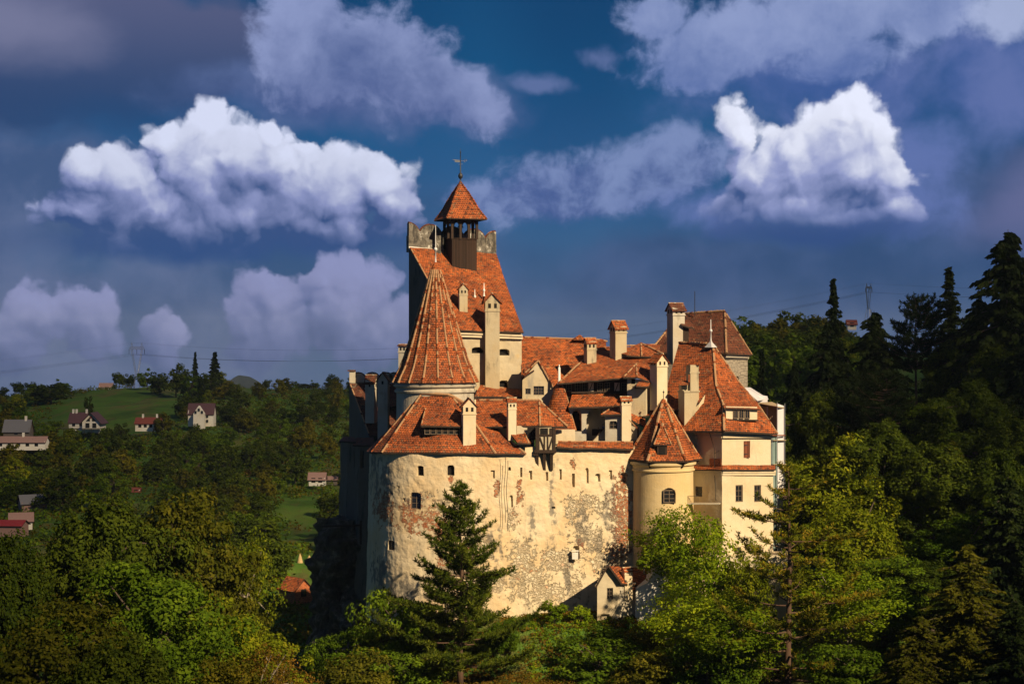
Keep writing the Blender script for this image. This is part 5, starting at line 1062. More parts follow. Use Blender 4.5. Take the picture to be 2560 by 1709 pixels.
def pine(key, h, w, mat, seed, levels=20, shape=.8, bark='bark_red', tuft=.42, base=.3, lean=0., irregular=.35, name='pine_tree', mats2=None, per=5, tip=.42):
    """pine: spreading boughs turned up at the tips, ending in bottle-brush needle tufts"""
    rs = np.random.RandomState(seed); root = bpy.data.objects.new(name, None); COL.objects.link(root); b = MB(); tr = h * .011 + .06; T = []; TD = []
    def tx(z): t = z / h; return Vector((lean * t * t * h + .12 * math.sin(t * 9 + seed), .1 * math.sin(t * 7), z))
    b.tube([tx(h * i / 14) for i in range(15)], [tr * (1.05 - i / 14) + .02 for i in range(15)], 8)
    for l in range(levels):
        t = min(.985, max(0, (l + rs.uniform(-.2, .2)) / levels)); z = h * (base + (1 - base) * t); R_ = w * .5 * (1 - t ** 1.15) ** shape + .25
        a0 = rs.uniform(0, 6.28)
        for k in range(per):
            a = a0 + k * 2 * math.pi / per + rs.normal() * .45; z = h * (base + (1 - base) * min(.985, max(0, t + rs.uniform(-.55, .55) / levels))); Lb = R_ * rs.uniform(1 - irregular * 1.4, 1 + irregular * .35); n = max(4, int(Lb / .4)); pts = []; c = tx(z); wv = rs.normal() * .15
            rise = rs.uniform(.12, .60) + .5 * max(0, t - .6)
            for i in range(n + 1):
                s = i / n; pts.append(c + Vector((Lb * s * math.cos(a + wv * s), Lb * s * math.sin(a + wv * s), Lb * (-.10 * s * (1 - t) + rise * s ** 2.2))))
            b.tube(pts, [tr * .30 * (1 - i / (n + 1)) * (1.1 - t * .6) + .014 for i in range(n + 1)], 4, cap=False)
            for i in range(max(1, int(n * tip)), n + 1):
                m_ = 1 if i < n else 2
                for sgn in (-1, 1) if i < n else (0,):
                    d = (pts[min(i + 1, n)] - pts[i - 1]).normalized(); side = Vector((-d.y, d.x, 0)) * sgn; ll = (.35 + .26 * Lb * (1 - i / n) ** .8 * rs.uniform(.2, 1.3)); q = pts[i]; kk = max(1, int(ll / .34))
                    if sgn: b.tube([q, q + (d * .6 + side) * ll * .8 + Vector((0, 0, .12 * ll))], [.018, .01], 3, cap=False)
                    for j in range(kk):
                        f = (j + 1) / kk; qq = q + (d * .6 + side) * ll * f * .8 + Vector((0, 0, .12 * ll * f * f)); T.append(qq + Vector(rs.normal(size=3) * .06)); TD.append((d * .5 + side * .5 + Vector((0, 0, .9 + .4 * f))).normalized())
        # inner sprays along the stem near the top
        if t > .75: T.append(tx(z)); TD.append(Vector((0, 0, 1)))
    for i in range(3): T.append(tx(h - i * .2)); TD.append(Vector((0, 0, 1)))
    T = np.array(T); TD = np.array(TD); nb = 17; ci = np.repeat(np.arange(len(T)), nb); n = len(ci)
    U_ = unit(TD[ci] * .75 + rs.normal(size=(n, 3)) * .62); s = tuft * rs.uniform(.7, 1.2, n); C = T[ci] + TD[ci] * (rs.uniform(-.3, .45, n) * tuft)[:, None] + U_ * (s * .45)[:, None]; N_ = unit(np.cross(U_, rs.normal(size=(n, 3))))
    quads_mesh('crown', C, N_, U_, s, s * .20, L[mat], root); b.build('trunk', M[bark], root, smooth=True); PROTO[key] = (root, h, w); return root
used = set()
def put(key, x, y, h, w, label, cat='tree', group=None, rz=0., z=None, name=None):
    """stand one tree at (x, y): the first takes the prototype, the rest copy it and its parts"""
    root, h0, w0 = PROTO[key]
    if key in used:
        r = root.copy(); COL.objects.link(r)
        for ch in root.children: c = ch.copy(); COL.objects.link(c); c.parent = r
    else: r = root; used.add(key)
    r.location = (x, y, (H(x, y) - .15) if z is None else z); r.scale = (w / w0, w / w0, h / h0); r.rotation_euler = (0, 0, rz)
    if 'group' in r.keys(): del r['group']
    return tag(r, label, cat, group)
def at_px(key, u, vtop, wpx, Y, label, rz=0., group=None, cat='tree', drop=0., vbase=None):
    x = PX(u, Y); g = H(x, Y) if vbase is None else PZ(vbase, Y); return put(key, x, Y, PZ(vtop, Y) - g + .1, wpx * px(Y), label, cat, group, rz, z=g - .15 - drop)
# prototypes
broadleaf('b1', 20, 17, 'dark', 1, 210, 150, .34, 1.5); broadleaf('b2', 18, 14, 'olive', 2, 170, 140, .32, 1.35); broadleaf('b3', 18, 13, 'mid', 3, 170, 150, .32, 1.35)
broadleaf('ash1', 16, 9, 'bright', 4, 130, 70, .27, 1.0, .25, .5, 'bark_pale'); broadleaf('ash2', 17, 12, 'yellow', 5, 150, 120, .28, 1.2, .2, .3); broadleaf('ash3', 14, 9, 'yellow', 6, 80, 50, .26, 1.0, .25, .7, 'bark_pale', name='young_tree')
broadleaf('thin', 12, 10, 'brown', 7, 120, 60, .22, 1.1, .15, .8, 'bark_pale', name='thin_tree'); broadleaf('green1', 18, 13, 'mid', 8, 190, 150, .30, 1.3, .12)
broadleaf('shrub', 5, 7, 'mid', 9, 90, 130, .20, .8, .02, name='shrub'); broadleaf('shrub2', 4, 5, 'olive', 10, 70, 90, .20, .7, .02, .3, name='shrub'); broadleaf('sapling', 4, 2.3, 'bright', 11, 26, 60, .22, .5, .12, .3, name='sapling')
for i, c in enumerate(('dark', 'mid', 'olive', 'yellow', 'dark')): broadleaf('f%d' % i, 9, 9 if i != 4 else 7, c, 20 + i, 46, 46, .62, 1.3, .05)
conifer('spruce', 24, 12, 'needle', 30, 34, 9, .28, .1, .62, 11, twig=.5, wide=.14, shape=.85); conifer('larch', 24, 14, 'needle', 31, 30, 9, .42, .0, .75, 11, name='larch_tree', gap=.1, twig=.5, wide=.14, shape=.6); conifer('larch2', 22, 14, 'olive', 33, 30, 8, .35, .0, .65, 10, name='larch_tree', gap=.12, twig=.45, wide=.12, shape=.65)
conifer('fspruce', 14, 7, 'needle', 32, 20, 8, .2, .1, 1., 7, twig=.5, wide=.16)
pine('pine1', 26, 20.5, 'pine', 41, 21, .95, base=.10, irregular=.55, tuft=.58, tip=.30, per=6); pine('pine2', 26, 22, 'pine_rust', 42, 17, .85, base=.10, irregular=.7, tuft=.52, per=4, tip=.5); pine('pine3', 22, 12, 'needle', 43, 13, .5, base=.55, irregular=.5, tuft=.6)
# --- named trees round the castle
at_px('pine1', 1152, 1210, 460, 199, 'tall dark pine standing alone in front of the curtain wall')
at_px('pine2', 1972, 1160, 600, 186, 'big sparse pine with rusty needle tips right of the castle', 1.)
FG = [('b1', 235, 1238, 440, 165, 'broad dark tree at the left with its crown below the grey roofed house'), ('b2', 470, 1222, 360, 172, 'tall olive green tree whose crown rises highest in the left foreground'),
      ('b1', 30, 1330, 330, 152, 'dark tree cut by the left edge of the photo below the red roof'), ('b3', 390, 1400, 400, 150, 'full green tree below the tall olive crown in the left foreground'),
      ('ash3', 605, 1322, 170, 178, 'slender yellow green tree with visible pale stems left of the orange roofed house'), ('ash2', 570, 1480, 300, 158, 'yellow green tree below the slender pale stemmed tree'),
      ('b2', 120, 1500, 430, 132, 'dark olive tree in the bottom left corner'), ('thin', 690, 1590, 250, 166, 'thin half bare brownish tree with pale twigs below the orange roofed house'),
      ('thin', 640, 1600, 240, 150, 'low brownish tree at the bottom edge left of the half bare tree'), ('b1', 330, 1590, 400, 126, 'dark tree along the bottom edge under the full green tree'), ('b2', 540, 1650, 300, 130, 'olive tree crown just showing at the bottom edge'),
      ('ash1', 1680, 1262, 190, 210.5, 'light green ash with fine leaves in front of the small round turret'), ('ash1', 1770, 1285, 210, 205, 'light green ash in front of the lower windows of the right wing'), ('ash2', 1850, 1345, 190, 203, 'fuller yellow green tree between the ashes and the big sparse pine'),
      ('ash1', 1700, 1440, 190, 198, 'airy ash with thin crooked stems in front of the white gable'), ('ash1', 1790, 1480, 260, 191, 'spreading ash low in front of the terrace wall'), ('ash1', 1850, 1500, 260, 187, 'yellow green tree at the bottom edge beside the pine trunk'),
      ('ash2', 2050, 1085, 330, 224, 'large yellow green tree right behind the scaffold'), ('ash2', 2150, 1200, 300, 203, 'yellow green tree on the slope just right of the big sparse pine'), ('green1', 2210, 1380, 280, 197, 'bright green tree low on the right slope'), ('ash1', 2120, 1420, 260, 192, 'airy light green tree behind the right boughs of the big sparse pine'),
      ('b1', 2210, 1050, 300, 226, 'deep green tree above the yellow green ones on the right slope'), ('b1', 2330, 1110, 330, 216, 'widest deep green tree in the middle of the right slope'), ('green1', 2390, 1270, 260, 208, 'deep green tree beside the larch on the right slope'), ('b1', 2330, 1400, 260, 196, 'dark tree in the hollow low on the right slope'),
      ('larch2', 2420, 1360, 360, 184, 'feathery olive larch at the bottom right'), ('larch', 2520, 1190, 330, 198, 'tall dark larch at the right edge'), ('larch2', 2300, 1540, 300, 176, 'small feathery larch at the bottom edge right of the pine'), ('larch', 2540, 1500, 280, 170, 'dark larch in the bottom right corner'),
      ('spruce', 2083, 692, 175, 272, 'spruce with a narrow tip left of the pylon on the right hill'), ('larch', 2185, 775, 290, 264, 'rounded feathery larch just below the right pylon'), ('larch', 2070, 800, 270, 262, 'feathery larch right behind the spruce with the narrow tip'), ('pine3', 2290, 748, 190, 262, 'bare stemmed pine with a reddish trunk on the right hill'),
      ('spruce', 2372, 664, 210, 268, 'pointed spruce between the bare stemmed pine and the tallest larch'), ('larch', 2520, 572, 420, 250, 'tallest tree of the right hill with hanging boughs'), ('larch', 2450, 740, 300, 256, 'dark larch below the pointed spruce'), ('larch', 2575, 800, 300, 238, 'dark larch cut by the right edge'),
      ('spruce', 1905, 866, 120, 300, 'dark spruce right behind the stone tower'), ('larch', 1985, 900, 170, 284, 'feathery dark tree behind the scaffold top'), ('b1', 2060, 980, 240, 246, 'dark tree below the larches and left of the layered pine'), ('larch', 2120, 900, 220, 252, 'dark larch whose boughs reach over the layered pine'),
      ('pine3', 2215, 935, 260, 240, 'layered green pine with spreading flat boughs on the right slope'), ('green1', 2330, 980, 280, 240, 'dark green tree below the reddish trunk'), ('b1', 2440, 950, 300, 236, 'large dark tree below the pointed spruce'), ('b1', 2540, 1040, 260, 226, 'dark tree at the right edge above the tall larch'), ('b1', 1985, 1010, 160, 262, 'dark tree behind the scaffold'), ('b1', 2290, 1010, 200, 246, 'dark rounded tree left of the dark green tree'), ('b1', 2400, 820, 240, 262, 'dark broad tree showing between the pointed spruce and the bare stemmed pine'), ('b1', 2480, 860, 260, 246, 'dark broad tree under the tallest larch'), ('b1', 2560, 950, 260, 240, 'dark broad tree cut by the right edge below the tallest larch'), ('larch2', 2380, 1100, 220, 222, 'feathery olive larch among the deep green trees'), ('b1', 2480, 1120, 260, 212, 'dark broad tree left of the tall dark larch')]
for i, (k, u, v, w_, Y, lab) in enumerate(FG): at_px(k, u, v, w_, Y, lab, i * 1.7)
SHR = [('shrub', 1500, 1590, 280, 199, 'large rounded green shrub at the bottom edge below the gatehouse'), ('shrub', 1040, 1470, 230, 203, 'dark green bush at the foot of the bastion left of the pine'), ('shrub', 1255, 1535, 90, 206, 'green bush at the wall foot right of the pine'), 
       ('shrub2', 930, 1540, 130, 207, 'olive bush at the left corner of the bastion'), ('shrub', 1010, 1610, 240, 196, 'dark bush at the bottom edge left of the pine trunk'), ('shrub2', 900, 1620, 170, 192, 'olive bush at the bottom edge below the cliff'), ('shrub2', 1600, 1560, 90, 204, 'small bush beside the gatehouse wall'), ('shrub2', 1640, 1620, 200, 192, 'olive bush under the ashes'),
       ('shrub', 840, 1560, 150, 205, 'green bush at the foot of the cliff'), ('shrub', 1770, 1600, 240, 186, 'dark green bush at the bottom edge under the ashes'), ('shrub', 2160, 1600, 260, 180, 'green bush at the bottom edge right of the big pine')]
for i, (k, u, v, w_, Y, lab) in enumerate(SHR): at_px(k, u, v, w_, Y, lab, i * 2.1, cat='shrub')
for i, (u, v, w_, vb, lab) in enumerate(((1386, 1497, 62, 1566, 'leafy green sapling at the foot of the stained wall'), (1450, 1508, 56, 1582, 'thin green sapling left of the gatehouse'), (1610, 1385, 40, 1432, 'little sapling growing by the turret door'))):
    at_px('sapling', u, v, w_, 208.5, lab, i, cat='sapling', vbase=vb)
# --- dry grass and undergrowth on the castle slope and the wooded hillsides
rs = np.random.RandomState(77)
CLEAR = [(700, 1440, 790, 1490, 298), (735, 1375, 800, 1412, 343), (160, 1020, 262, 1064, 600), (335, 1032, 405, 1066, 620), (465, 1003, 535, 1050, 630), (0, 1045, 75, 1078, 555), (0, 1088, 130, 1104, 538), (30, 1230, 112, 1250, 428), (0, 1278, 78, 1298, 383), (700, 1250, 800, 1345, 400), (735, 1370, 840, 1440, 330), (768, 1178, 845, 1200, 478), (328, 1215, 352, 1232, 468), (700, 1250, 800, 1300, 415)]
def clear(x, y, z, h, w):
    u, v = 1280 + x * FP / y, 854.5 - z * FP / y; r = w * .5 * FP / y; vt = v - h * FP / y
    return not any(y < e and u + r > a and u - r < c and v > b_ and vt < d for a, b_, c, d, e in CLEAR)
def inpoly(u, v, polys): return any(((u - a) / c) ** 2 + ((v - b_) / d) ** 2 < 1 for a, b_, c, d in polys)
MEADOW = [(300, 1035, 165, 62), (200, 1060, 90, 40), (400, 1000, 110, 40), (740, 1034, 70, 13), (645, 980, 60, 9), (745, 1280, 60, 30), (790, 1320, 30, 30), (790, 1410, 45, 32), (750, 1475, 60, 18)]
def uv_of(x, y, z): return 1280 + x * FP / y, 854.5 - z * FP / y
def scatter(n, xr, yr, ok):
    x = rs.uniform(*xr, n); y = rs.uniform(*yr, n); z = land(x, y); k = np.array([ok(a, c, d) for a, c, d in zip(x, y, z)]); return x[k], y[k], z[k]
def under(name, mat, pts, hmax, per, size, spread):
    x, y, z = pts; n = len(x) * per; ci = np.repeat(np.arange(len(x)), per); d = unit(rs.normal(size=(n, 3))); d[:, 2] = np.abs(d[:, 2]); sp = spread * rs.uniform(.6, 1.5, len(x)); hh = hmax * rs.uniform(.4, 1.2, len(x))
    C = np.stack([x, y, z], 1)[ci] + d * np.stack([sp[ci], sp[ci], hh[ci]], 1) * rs.uniform(.6, 1, n)[:, None]; N_, U_ = leaf_dirs(rs, n, d); s = size * rs.uniform(.6, 1.4, n)
    o = quads_mesh(name, C, N_, U_, s * 1.2, s * .8, L[mat], None); o['kind'] = 'stuff'; return o
def okL(x, y, z): u, v = uv_of(x, y, z); return -460 < u < 960 and not inpoly(u, v, MEADOW) and clear(x, y, z, 2., 3.)
xs_, ys_, zs_ = [], [], []
for y0, y1, n in ((250, 420, 1400), (420, 600, 1900), (600, 950, 2800)):
    yy = rs.uniform(y0, y1, n); uu = rs.uniform(-450, 940, n); xx = (uu - 1280) * yy / FP; z = land(xx, yy); k = np.array([okL(a, c, d) for a, c, d in zip(xx, yy, z)]); xs_.append(xx[k]); ys_.append(yy[k]); zs_.append(z[k])
X_, Y_, Z_ = map(np.concatenate, (xs_, ys_, zs_)); sel = rs.rand(len(X_))
under('hillside_undergrowth', 'mid', (X_[sel < .4], Y_[sel < .4], Z_[sel < .4]), 3., 26, .7, 2.6); under('hillside_undergrowth', 'olive', (X_[(sel >= .4) & (sel < .75)], Y_[(sel >= .4) & (sel < .75)], Z_[(sel >= .4) & (sel < .75)]), 2.6, 26, .65, 2.4); under('hillside_undergrowth', 'brown', (X_[sel >= .75], Y_[sel >= .75], Z_[sel >= .75]), 2.2, 24, .6, 2.3)
under('right_slope_undergrowth', 'dark', scatter(1400, (38, 130), (170, 420), lambda x, y, z: x / y > .17), 2.4, 26, .55, 2.2)
under('valley_undergrowth', 'dark', scatter(1500, (-75, 60), (120, 240), lambda x, y, z: x < -26 or (y < 200 and not (-12 < x < 18 and y > 178))), 1.6, 26, .4, 1.6)
under('dry_grass', 'brown', scatter(3800, (-24, 34), (176, 213), lambda x, y, z: True), .5, 24, .22, .7); under('green_grass', 'bright', scatter(900, (2, 22), (200, 213), lambda x, y, z: True), .35, 22, .2, .6)
# --- countable trees of the left hillside and the far right wood
LABS = {0: 'dark green rounded tree in the thicket covering the left hillside', 1: 'mid green rounded tree in the thicket covering the left hillside', 2: 'olive rounded tree in the thicket covering the left hillside', 3: 'yellowing rounded tree in the thicket covering the left hillside', 4: 'narrow dark tree in the thicket covering the left hillside'}
cnt = 0; placed = []
def hill_try(n, y0, y1, u0, u1, hr, lim, ok=None, labs=LABS, grp='trees of the wooded left hillside', wts=(.28, .3, .22, .08, .12), sep=.55):
    global cnt; c = 0
    for _ in range(n * 40):
        if c >= n: break
        y = y0 * (y1 / y0) ** rs.rand(); u = rs.uniform(u0, u1); x = (u - 1280) * y / FP; z = H(x, y); uu, vv = uv_of(x, y, z)
        if ok and not ok(x, y, z): continue
        h = rs.uniform(*hr)
        if y0 < 700 and u < 960 and not clear(x, y, z, h, h * .8): continue
        if any(abs(x - a) < sep * h and abs(y - c_) < sep * h * 1.6 for a, c_ in placed): continue
        placed.append((x, y)); k = int(rs.choice(5, p=wts)); put('f%d' % k, x, y, h, h * rs.uniform(.8, 1.15), labs[k], 'tree', grp + {0: ', dark', 1: ', green', 2: ', olive', 3: ', yellowing', 4: ', narrow'}[k], rs.uniform(0, 6.28)); c += 1
hill_try(60, 300, 430, 400, 930, (5.5, 9), 0, lambda x, y, z: okL(x, y, z) and uv_of(x, y, z)[0] > 640 - (y - 300) * 3)
hill_try(75, 420, 560, -40, 900, (6, 10), 0, okL); hill_try(60, 560, 760, -60, 900, (6, 11), 0, okL); hill_try(36, 760, 960, -60, 900, (5, 10), 0, okL)
LABR = {0: 'dark rounded tree in the far wood right of the stone tower', 1: 'green rounded tree in the far wood right of the stone tower', 2: 'olive rounded tree in the far wood right of the stone tower', 3: 'yellowing tree in the far wood right of the stone tower', 4: 'narrow dark tree in the far wood right of the stone tower'}
hill_try(42, 400, 640, 1820, 2150, (12, 17), 0, None, LABR, 'trees of the far wood on the right', (.3, .25, .2, .05, .2), .42)
# single trees on the left skyline
for (k, u, v, w_, Y, lab) in (('f0', 95, 962, 70, 820, 'left one of two big dark rounded trees on the skyline at the far left'), ('f0', 128, 960, 80, 815, 'right one of two big dark rounded trees on the skyline at the far left'), ('f0', 222, 990, 26, 700, 'small dark tree standing in the meadow'), ('f4', 298, 930, 34, 905, 'dark tree on the skyline left of the pylon'), ('f0', 325, 934, 30, 908, 'dark tree just left of the pylon foot'),
                              ('f1', 368, 920, 46, 880, 'dark tree just right of the pylon foot'), ('f0', 400, 930, 60, 850, 'dark tree in the clump right of the pylon, nearest the pylon'), ('f0', 440, 908, 60, 830, 'dark tree in the clump below the narrow spruce'), ('f1', 480, 925, 60, 820, 'green tree at the foot of the narrow spruce'), ('f0', 530, 930, 70, 815, 'dark tree at the foot of the wide spruce'), ('f2', 560, 950, 60, 810, 'olive tree right of the wide spruce'),
                              ('f0', 600, 985, 50, 790, 'dark tree in front of the far blue hill'), ('f4', 665, 948, 24, 900, 'little leaning tree on the ridge right of the far blue hill'), ('f2', 712, 944, 40, 905, 'olive tree with a ragged top on the ridge'), ('f0', 768, 958, 60, 900, 'dark low tree on the ridge'), ('f0', 828, 948, 40, 895, 'dark rounded tree on the ridge near the castle')):
    at_px(k, u, v, w_, Y, lab, u)
at_px('fspruce', 488, 880, 34, 840, 'narrow dark spruce on the left skyline'); at_px('fspruce', 537, 880, 62, 835, 'wide dark spruce on the left skyline')
# ---------------------------------------------------------------- houses
M['r_purple'] = flat('dark_purple_roofing', (.09, .045, .055, 1), .8); M['r_red'] = flat('red_roofing', (.17, .045, .035, 1), .8); M['r_grey'] = flat('grey_roofing', (.14, .14, .16, 1), .8); M['r_pink'] = flat('faded_pink_roofing', (.28, .17, .15, 1), .85); M['r_bright'] = flat('bright_red_roofing', (.24, .025, .03, 1), .7)
M['plank_wall'] = flat('grey_plank_wall', (.12, .10, .09, 1), .9, var=.4)
def house(name, u0, u1, vb, ve, vr, Y, roof, label, wallm='white', rot=0., dep=.7, gable='x', wins=3, over=.4, chim=(), cat='house', front=None):
    """small house: base at vb, eaves at ve, ridge at vr (photo px at distance Y)"""
    k = px(Y); w = (u1 - u0) * k; d = w * dep; x0 = PX((u0 + u1) / 2, Y); zb = PZ(vb, Y); ze = PZ(ve, Y); zr_ = PZ(vr, Y)
    t = thing(name, label, cat, (x0, Y + d / 2, zb)); co, si = math.cos(rot), math.sin(rot); cy = Y + d / 2
    def L_(x, y, z): return Vector((x0 + x * co - y * si, cy + x * si + y * co, z))
    a, c = w / 2, d / 2; b = MB(); b.solid([L_(-a, -c, ze), L_(a, -c, ze), L_(a, c, ze), L_(-a, c, ze)], (0, 0, zb - 1.2 - ze), 0)
    if gable == 'x':
        for s in (-1, 1): b.solid([L_(s * a, -c, ze), L_(s * a, c, ze), L_(s * a, 0, zr_ - .1)], L_(-s * .2, 0, 0) - L_(0, 0, 0), 0)
    else:
        for s in (-1, 1): b.solid([L_(-a, s * c, ze), L_(a, s * c, ze), L_(0, s * c, zr_ - .1)], L_(0, -s * .2, 0) - L_(0, 0, 0), 0)
    b.build('wall', M[wallm], t); b = MB()
    for s in (-1, 1):
        if gable == 'x': sl = (zr_ - ze) / c; b.patch(L_(-a - over, s * (c + over), ze - over * sl), L_(a + over, s * (c + over), ze - over * sl), L_(a + over, 0, zr_), L_(-a - over, 0, zr_), 4, 3, jit=.02, thick=.15)
        else: sl = (zr_ - ze) / a; b.patch(L_(s * (a + over), -c - over, ze - over * sl), L_(0, -c - over, zr_), L_(0, c + over, zr_), L_(s * (a + over), c + over, ze - over * sl), 3, 4, jit=.02, thick=.15)
    rf = b.build('roof', [M[roof] if isinstance(roof, str) else roof, M['timber']], t)
    for cx_ in chim: b = MB(); q = L_(cx_ * a, 0, zr_ + .1); b.box(tuple(q), (.7, .7, 2.2), rot, 0); b.build('chimney', M['white'], rf)
    for i in range(wins):
        x = (i + .5 - wins / 2) * w / max(1, wins) * .85; b = MB(); zc = zb + (ze - zb) * .5; hw = min(.6, w / wins * .25)
        b.solid([L_(x - hw, -c - .02, zc - .7), L_(x + hw, -c - .02, zc - .7), L_(x + hw, -c - .02, zc + .7), L_(x - hw, -c - .02, zc + .7)], L_(0, .06, 0) - L_(0, 0, 0), 0); b.build('window', M['glass'], t)
    return t, L_, a, c, zb, ze, zr_
# two-gabled white chalet in the meadow
t, L_, a, c, zb, ze, zr_ = house('chalet', 172, 214, 1068, 1054, 1031, 615, 'r_purple', 'white chalet with dark purple roof, big front gable and wooden terrace in the meadow', dep=.9, gable='x', wins=2, chim=(-.7, -.3, .9))
k = px(612); b = MB(); x0 = PX(231, 612); w = 22 * k; zt_ = PZ(1031, 612); z1 = PZ(1058, 612); z2 = PZ(1068, 612)
b.solid([(x0 - w, 610, z2 - 2), (x0 + w, 610, z2 - 2), (x0 + w, 610, z1 + .6), (x0, 610, zt_ - .1), (x0 - w, 610, z1 + .6)], (0, 9, 0), 0); b.build('gable_wing', M['white'], t)
b = MB()
for s in (-1, 1): b.patch((x0 + s * (w + .9), 609, z1 - .1), (x0, 609, zt_ + .1), (x0, 620, zt_ + .1), (x0 + s * (w + .9), 620, z1 - .1), 3, 3, jit=.01)
b.build('roof', [M['r_purple'], M['timber']], t)
for s in (-1, 1):
    b = MB(); b.solid([(x0 + s * .4, 609.9, z1 + .9), (x0 + s * 2., 609.9, z1 + .9), (x0 + s * .4, 609.9, z1 + 2.6)][::s], (0, .05, 0), 0); b.build('window', M['glass'], t)
    b = MB(); b.box((x0 + s * 1.3, 609.9, z2 + .9), (1.5, .1, 1.7), 0, 0); b.build('window', M['glass'], t)
b = MB(); b.box((x0, 609.85, zt_ - 1.6), (.8, .08, 1.), 0, 0); b.build('round_sign', M['r_red'], t)
b = MB(); b.box((x0 - 4, 608, z2 - .2), (17, 3., .15), 0, 0)
for i in range(7): b.box((x0 - 12 + i * 2.6, 606.6, z2 - 1.2), (.15, .15, 2.2), 0, 0)
b.box((x0 - 4, 606.6, z2 + .7), (17, .08, .08), 0, 0); b.build('terrace', M['timber'], t)
house('cottage', 338, 402, 1070, 1057, 1043, 625, 'r_red', 'low white cottage with red roof and timber dormers right of the chalet', dep=.5, wins=4, chim=(-.5, .6))
t, L_, a, c, zb, ze, zr_ = house('tall_house', 470, 533, 1058, 1033, 1008, 640, 'r_purple', 'tall white house with a purple roof and a steep front gable', dep=.6, wins=0)
x0 = PX(497, 637); b = MB(); b.solid([(x0 - 2.1, 636.5, zb - 2), (x0 + 2.1, 636.5, zb - 2), (x0 + 2.1, 636.5, ze), (x0, 636.5, zr_ - .8), (x0 - 2.1, 636.5, ze)], (0, 3, 0), 0); b.build('front_gable', M['white'], t)
for (u, v) in ((489, 1030), (505, 1030), (497, 1024), (518, 1040), (518, 1052)): b = MB(); q = P(u, v, 636.3 if u < 510 else 639.7); b.box(tuple(q), (.8, .1, 1.1), 0, 0); b.build('window', M['glass'], t)
house('dark_roofed_house', 8, 72, 1086, 1076, 1049, 560, 'r_grey', 'house with a large dark roof and one small white gable at the far left', 'plank_wall', dep=.6, wins=1, chim=(.6,))
house('long_building', -20, 112, 1116, 1104, 1091, 540, 'r_pink', 'long low white building with a faded pink roof at the left edge', dep=.3, wins=5, chim=(.1,)); 
house('ridge_house', 248, 280, 972, 966, 957, 940, 'r_pink', 'house on the skyline of which only the pale red roof shows', 'white', dep=.5, wins=0)
house('grey_roofed_house', 44, 106, 1268, 1256, 1237, 430, 'r_grey', 'grey roofed house with a pinkish gable at the left edge', 'r_pink', rot=.5, wins=1)
house('pale_roofed_house', 20, 74, 1312, 1300, 1282, 395, 'r_pink', 'house with a pale tiled roof behind the bright red roof', 'white', rot=.3, wins=1)
house('red_roofed_shed', -12, 56, 1330, 1312, 1301, 385, 'r_bright', 'shed with a bright red roof at the left edge', 'r_pink', rot=-.1, wins=0)
house('hut', 331, 349, 1233, 1226, 1218, 470, 'r_red', 'tiny white hut with a red roof among the trees', 'white', wins=1, dep=.8)
house('farmhouse', 772, 812, 1204, 1196, 1181, 480, 'r_pink', 'farmhouse with a faded pink hipped roof among trees left of the castle', 'white', wins=2); house('barn', 812, 842, 1202, 1197, 1190, 490, 'r_pink', 'low barn beside the farmhouse left of the castle', 'plank_wall', wins=0)
house('orange_roofed_house', 708, 762, 1492, 1473, 1447, 300, M['tile'], 'small house with a bright orange roof and brick gable below the haystacks', 'brick', rot=.75, dep=1.25, gable='y', wins=1, over=.35)
house('house_on_right_hill', 2119, 2141, 815, 808, 799, 520, 'r_red', 'red roofed house half hidden behind the larches on the right hill', 'white', wins=1)
# haystacks
M['hay'] = flat('hay', (.42, .30, .14, 1), 1., var=.5, scale=6.)
for (u, v0, v1, w_, lab) in ((750, 1382, 1407, 14, 'left, narrower one of the two haystacks in the clearing'), (773, 1387, 1411, 21, 'right, wider one of the two haystacks in the clearing')):
    Y = 345; x = PX(u, Y); z0 = H(x, Y); h = (v1 - v0) * px(Y); r = w_ * px(Y) / 2; z0 = PZ(v1, Y); b = MB()
    b.lathe([(r * q * (1 + .05 * math.sin(q * 20)), z0 - .8 + (h + .8) * t) for t, q in ((0, 1.), (.3, 1.05), (.55, .85), (.75, .55), (.9, .25), (1, .03))], (x, Y), 14); tag(b.build('haystack', M['hay']), lab, 'haystack')
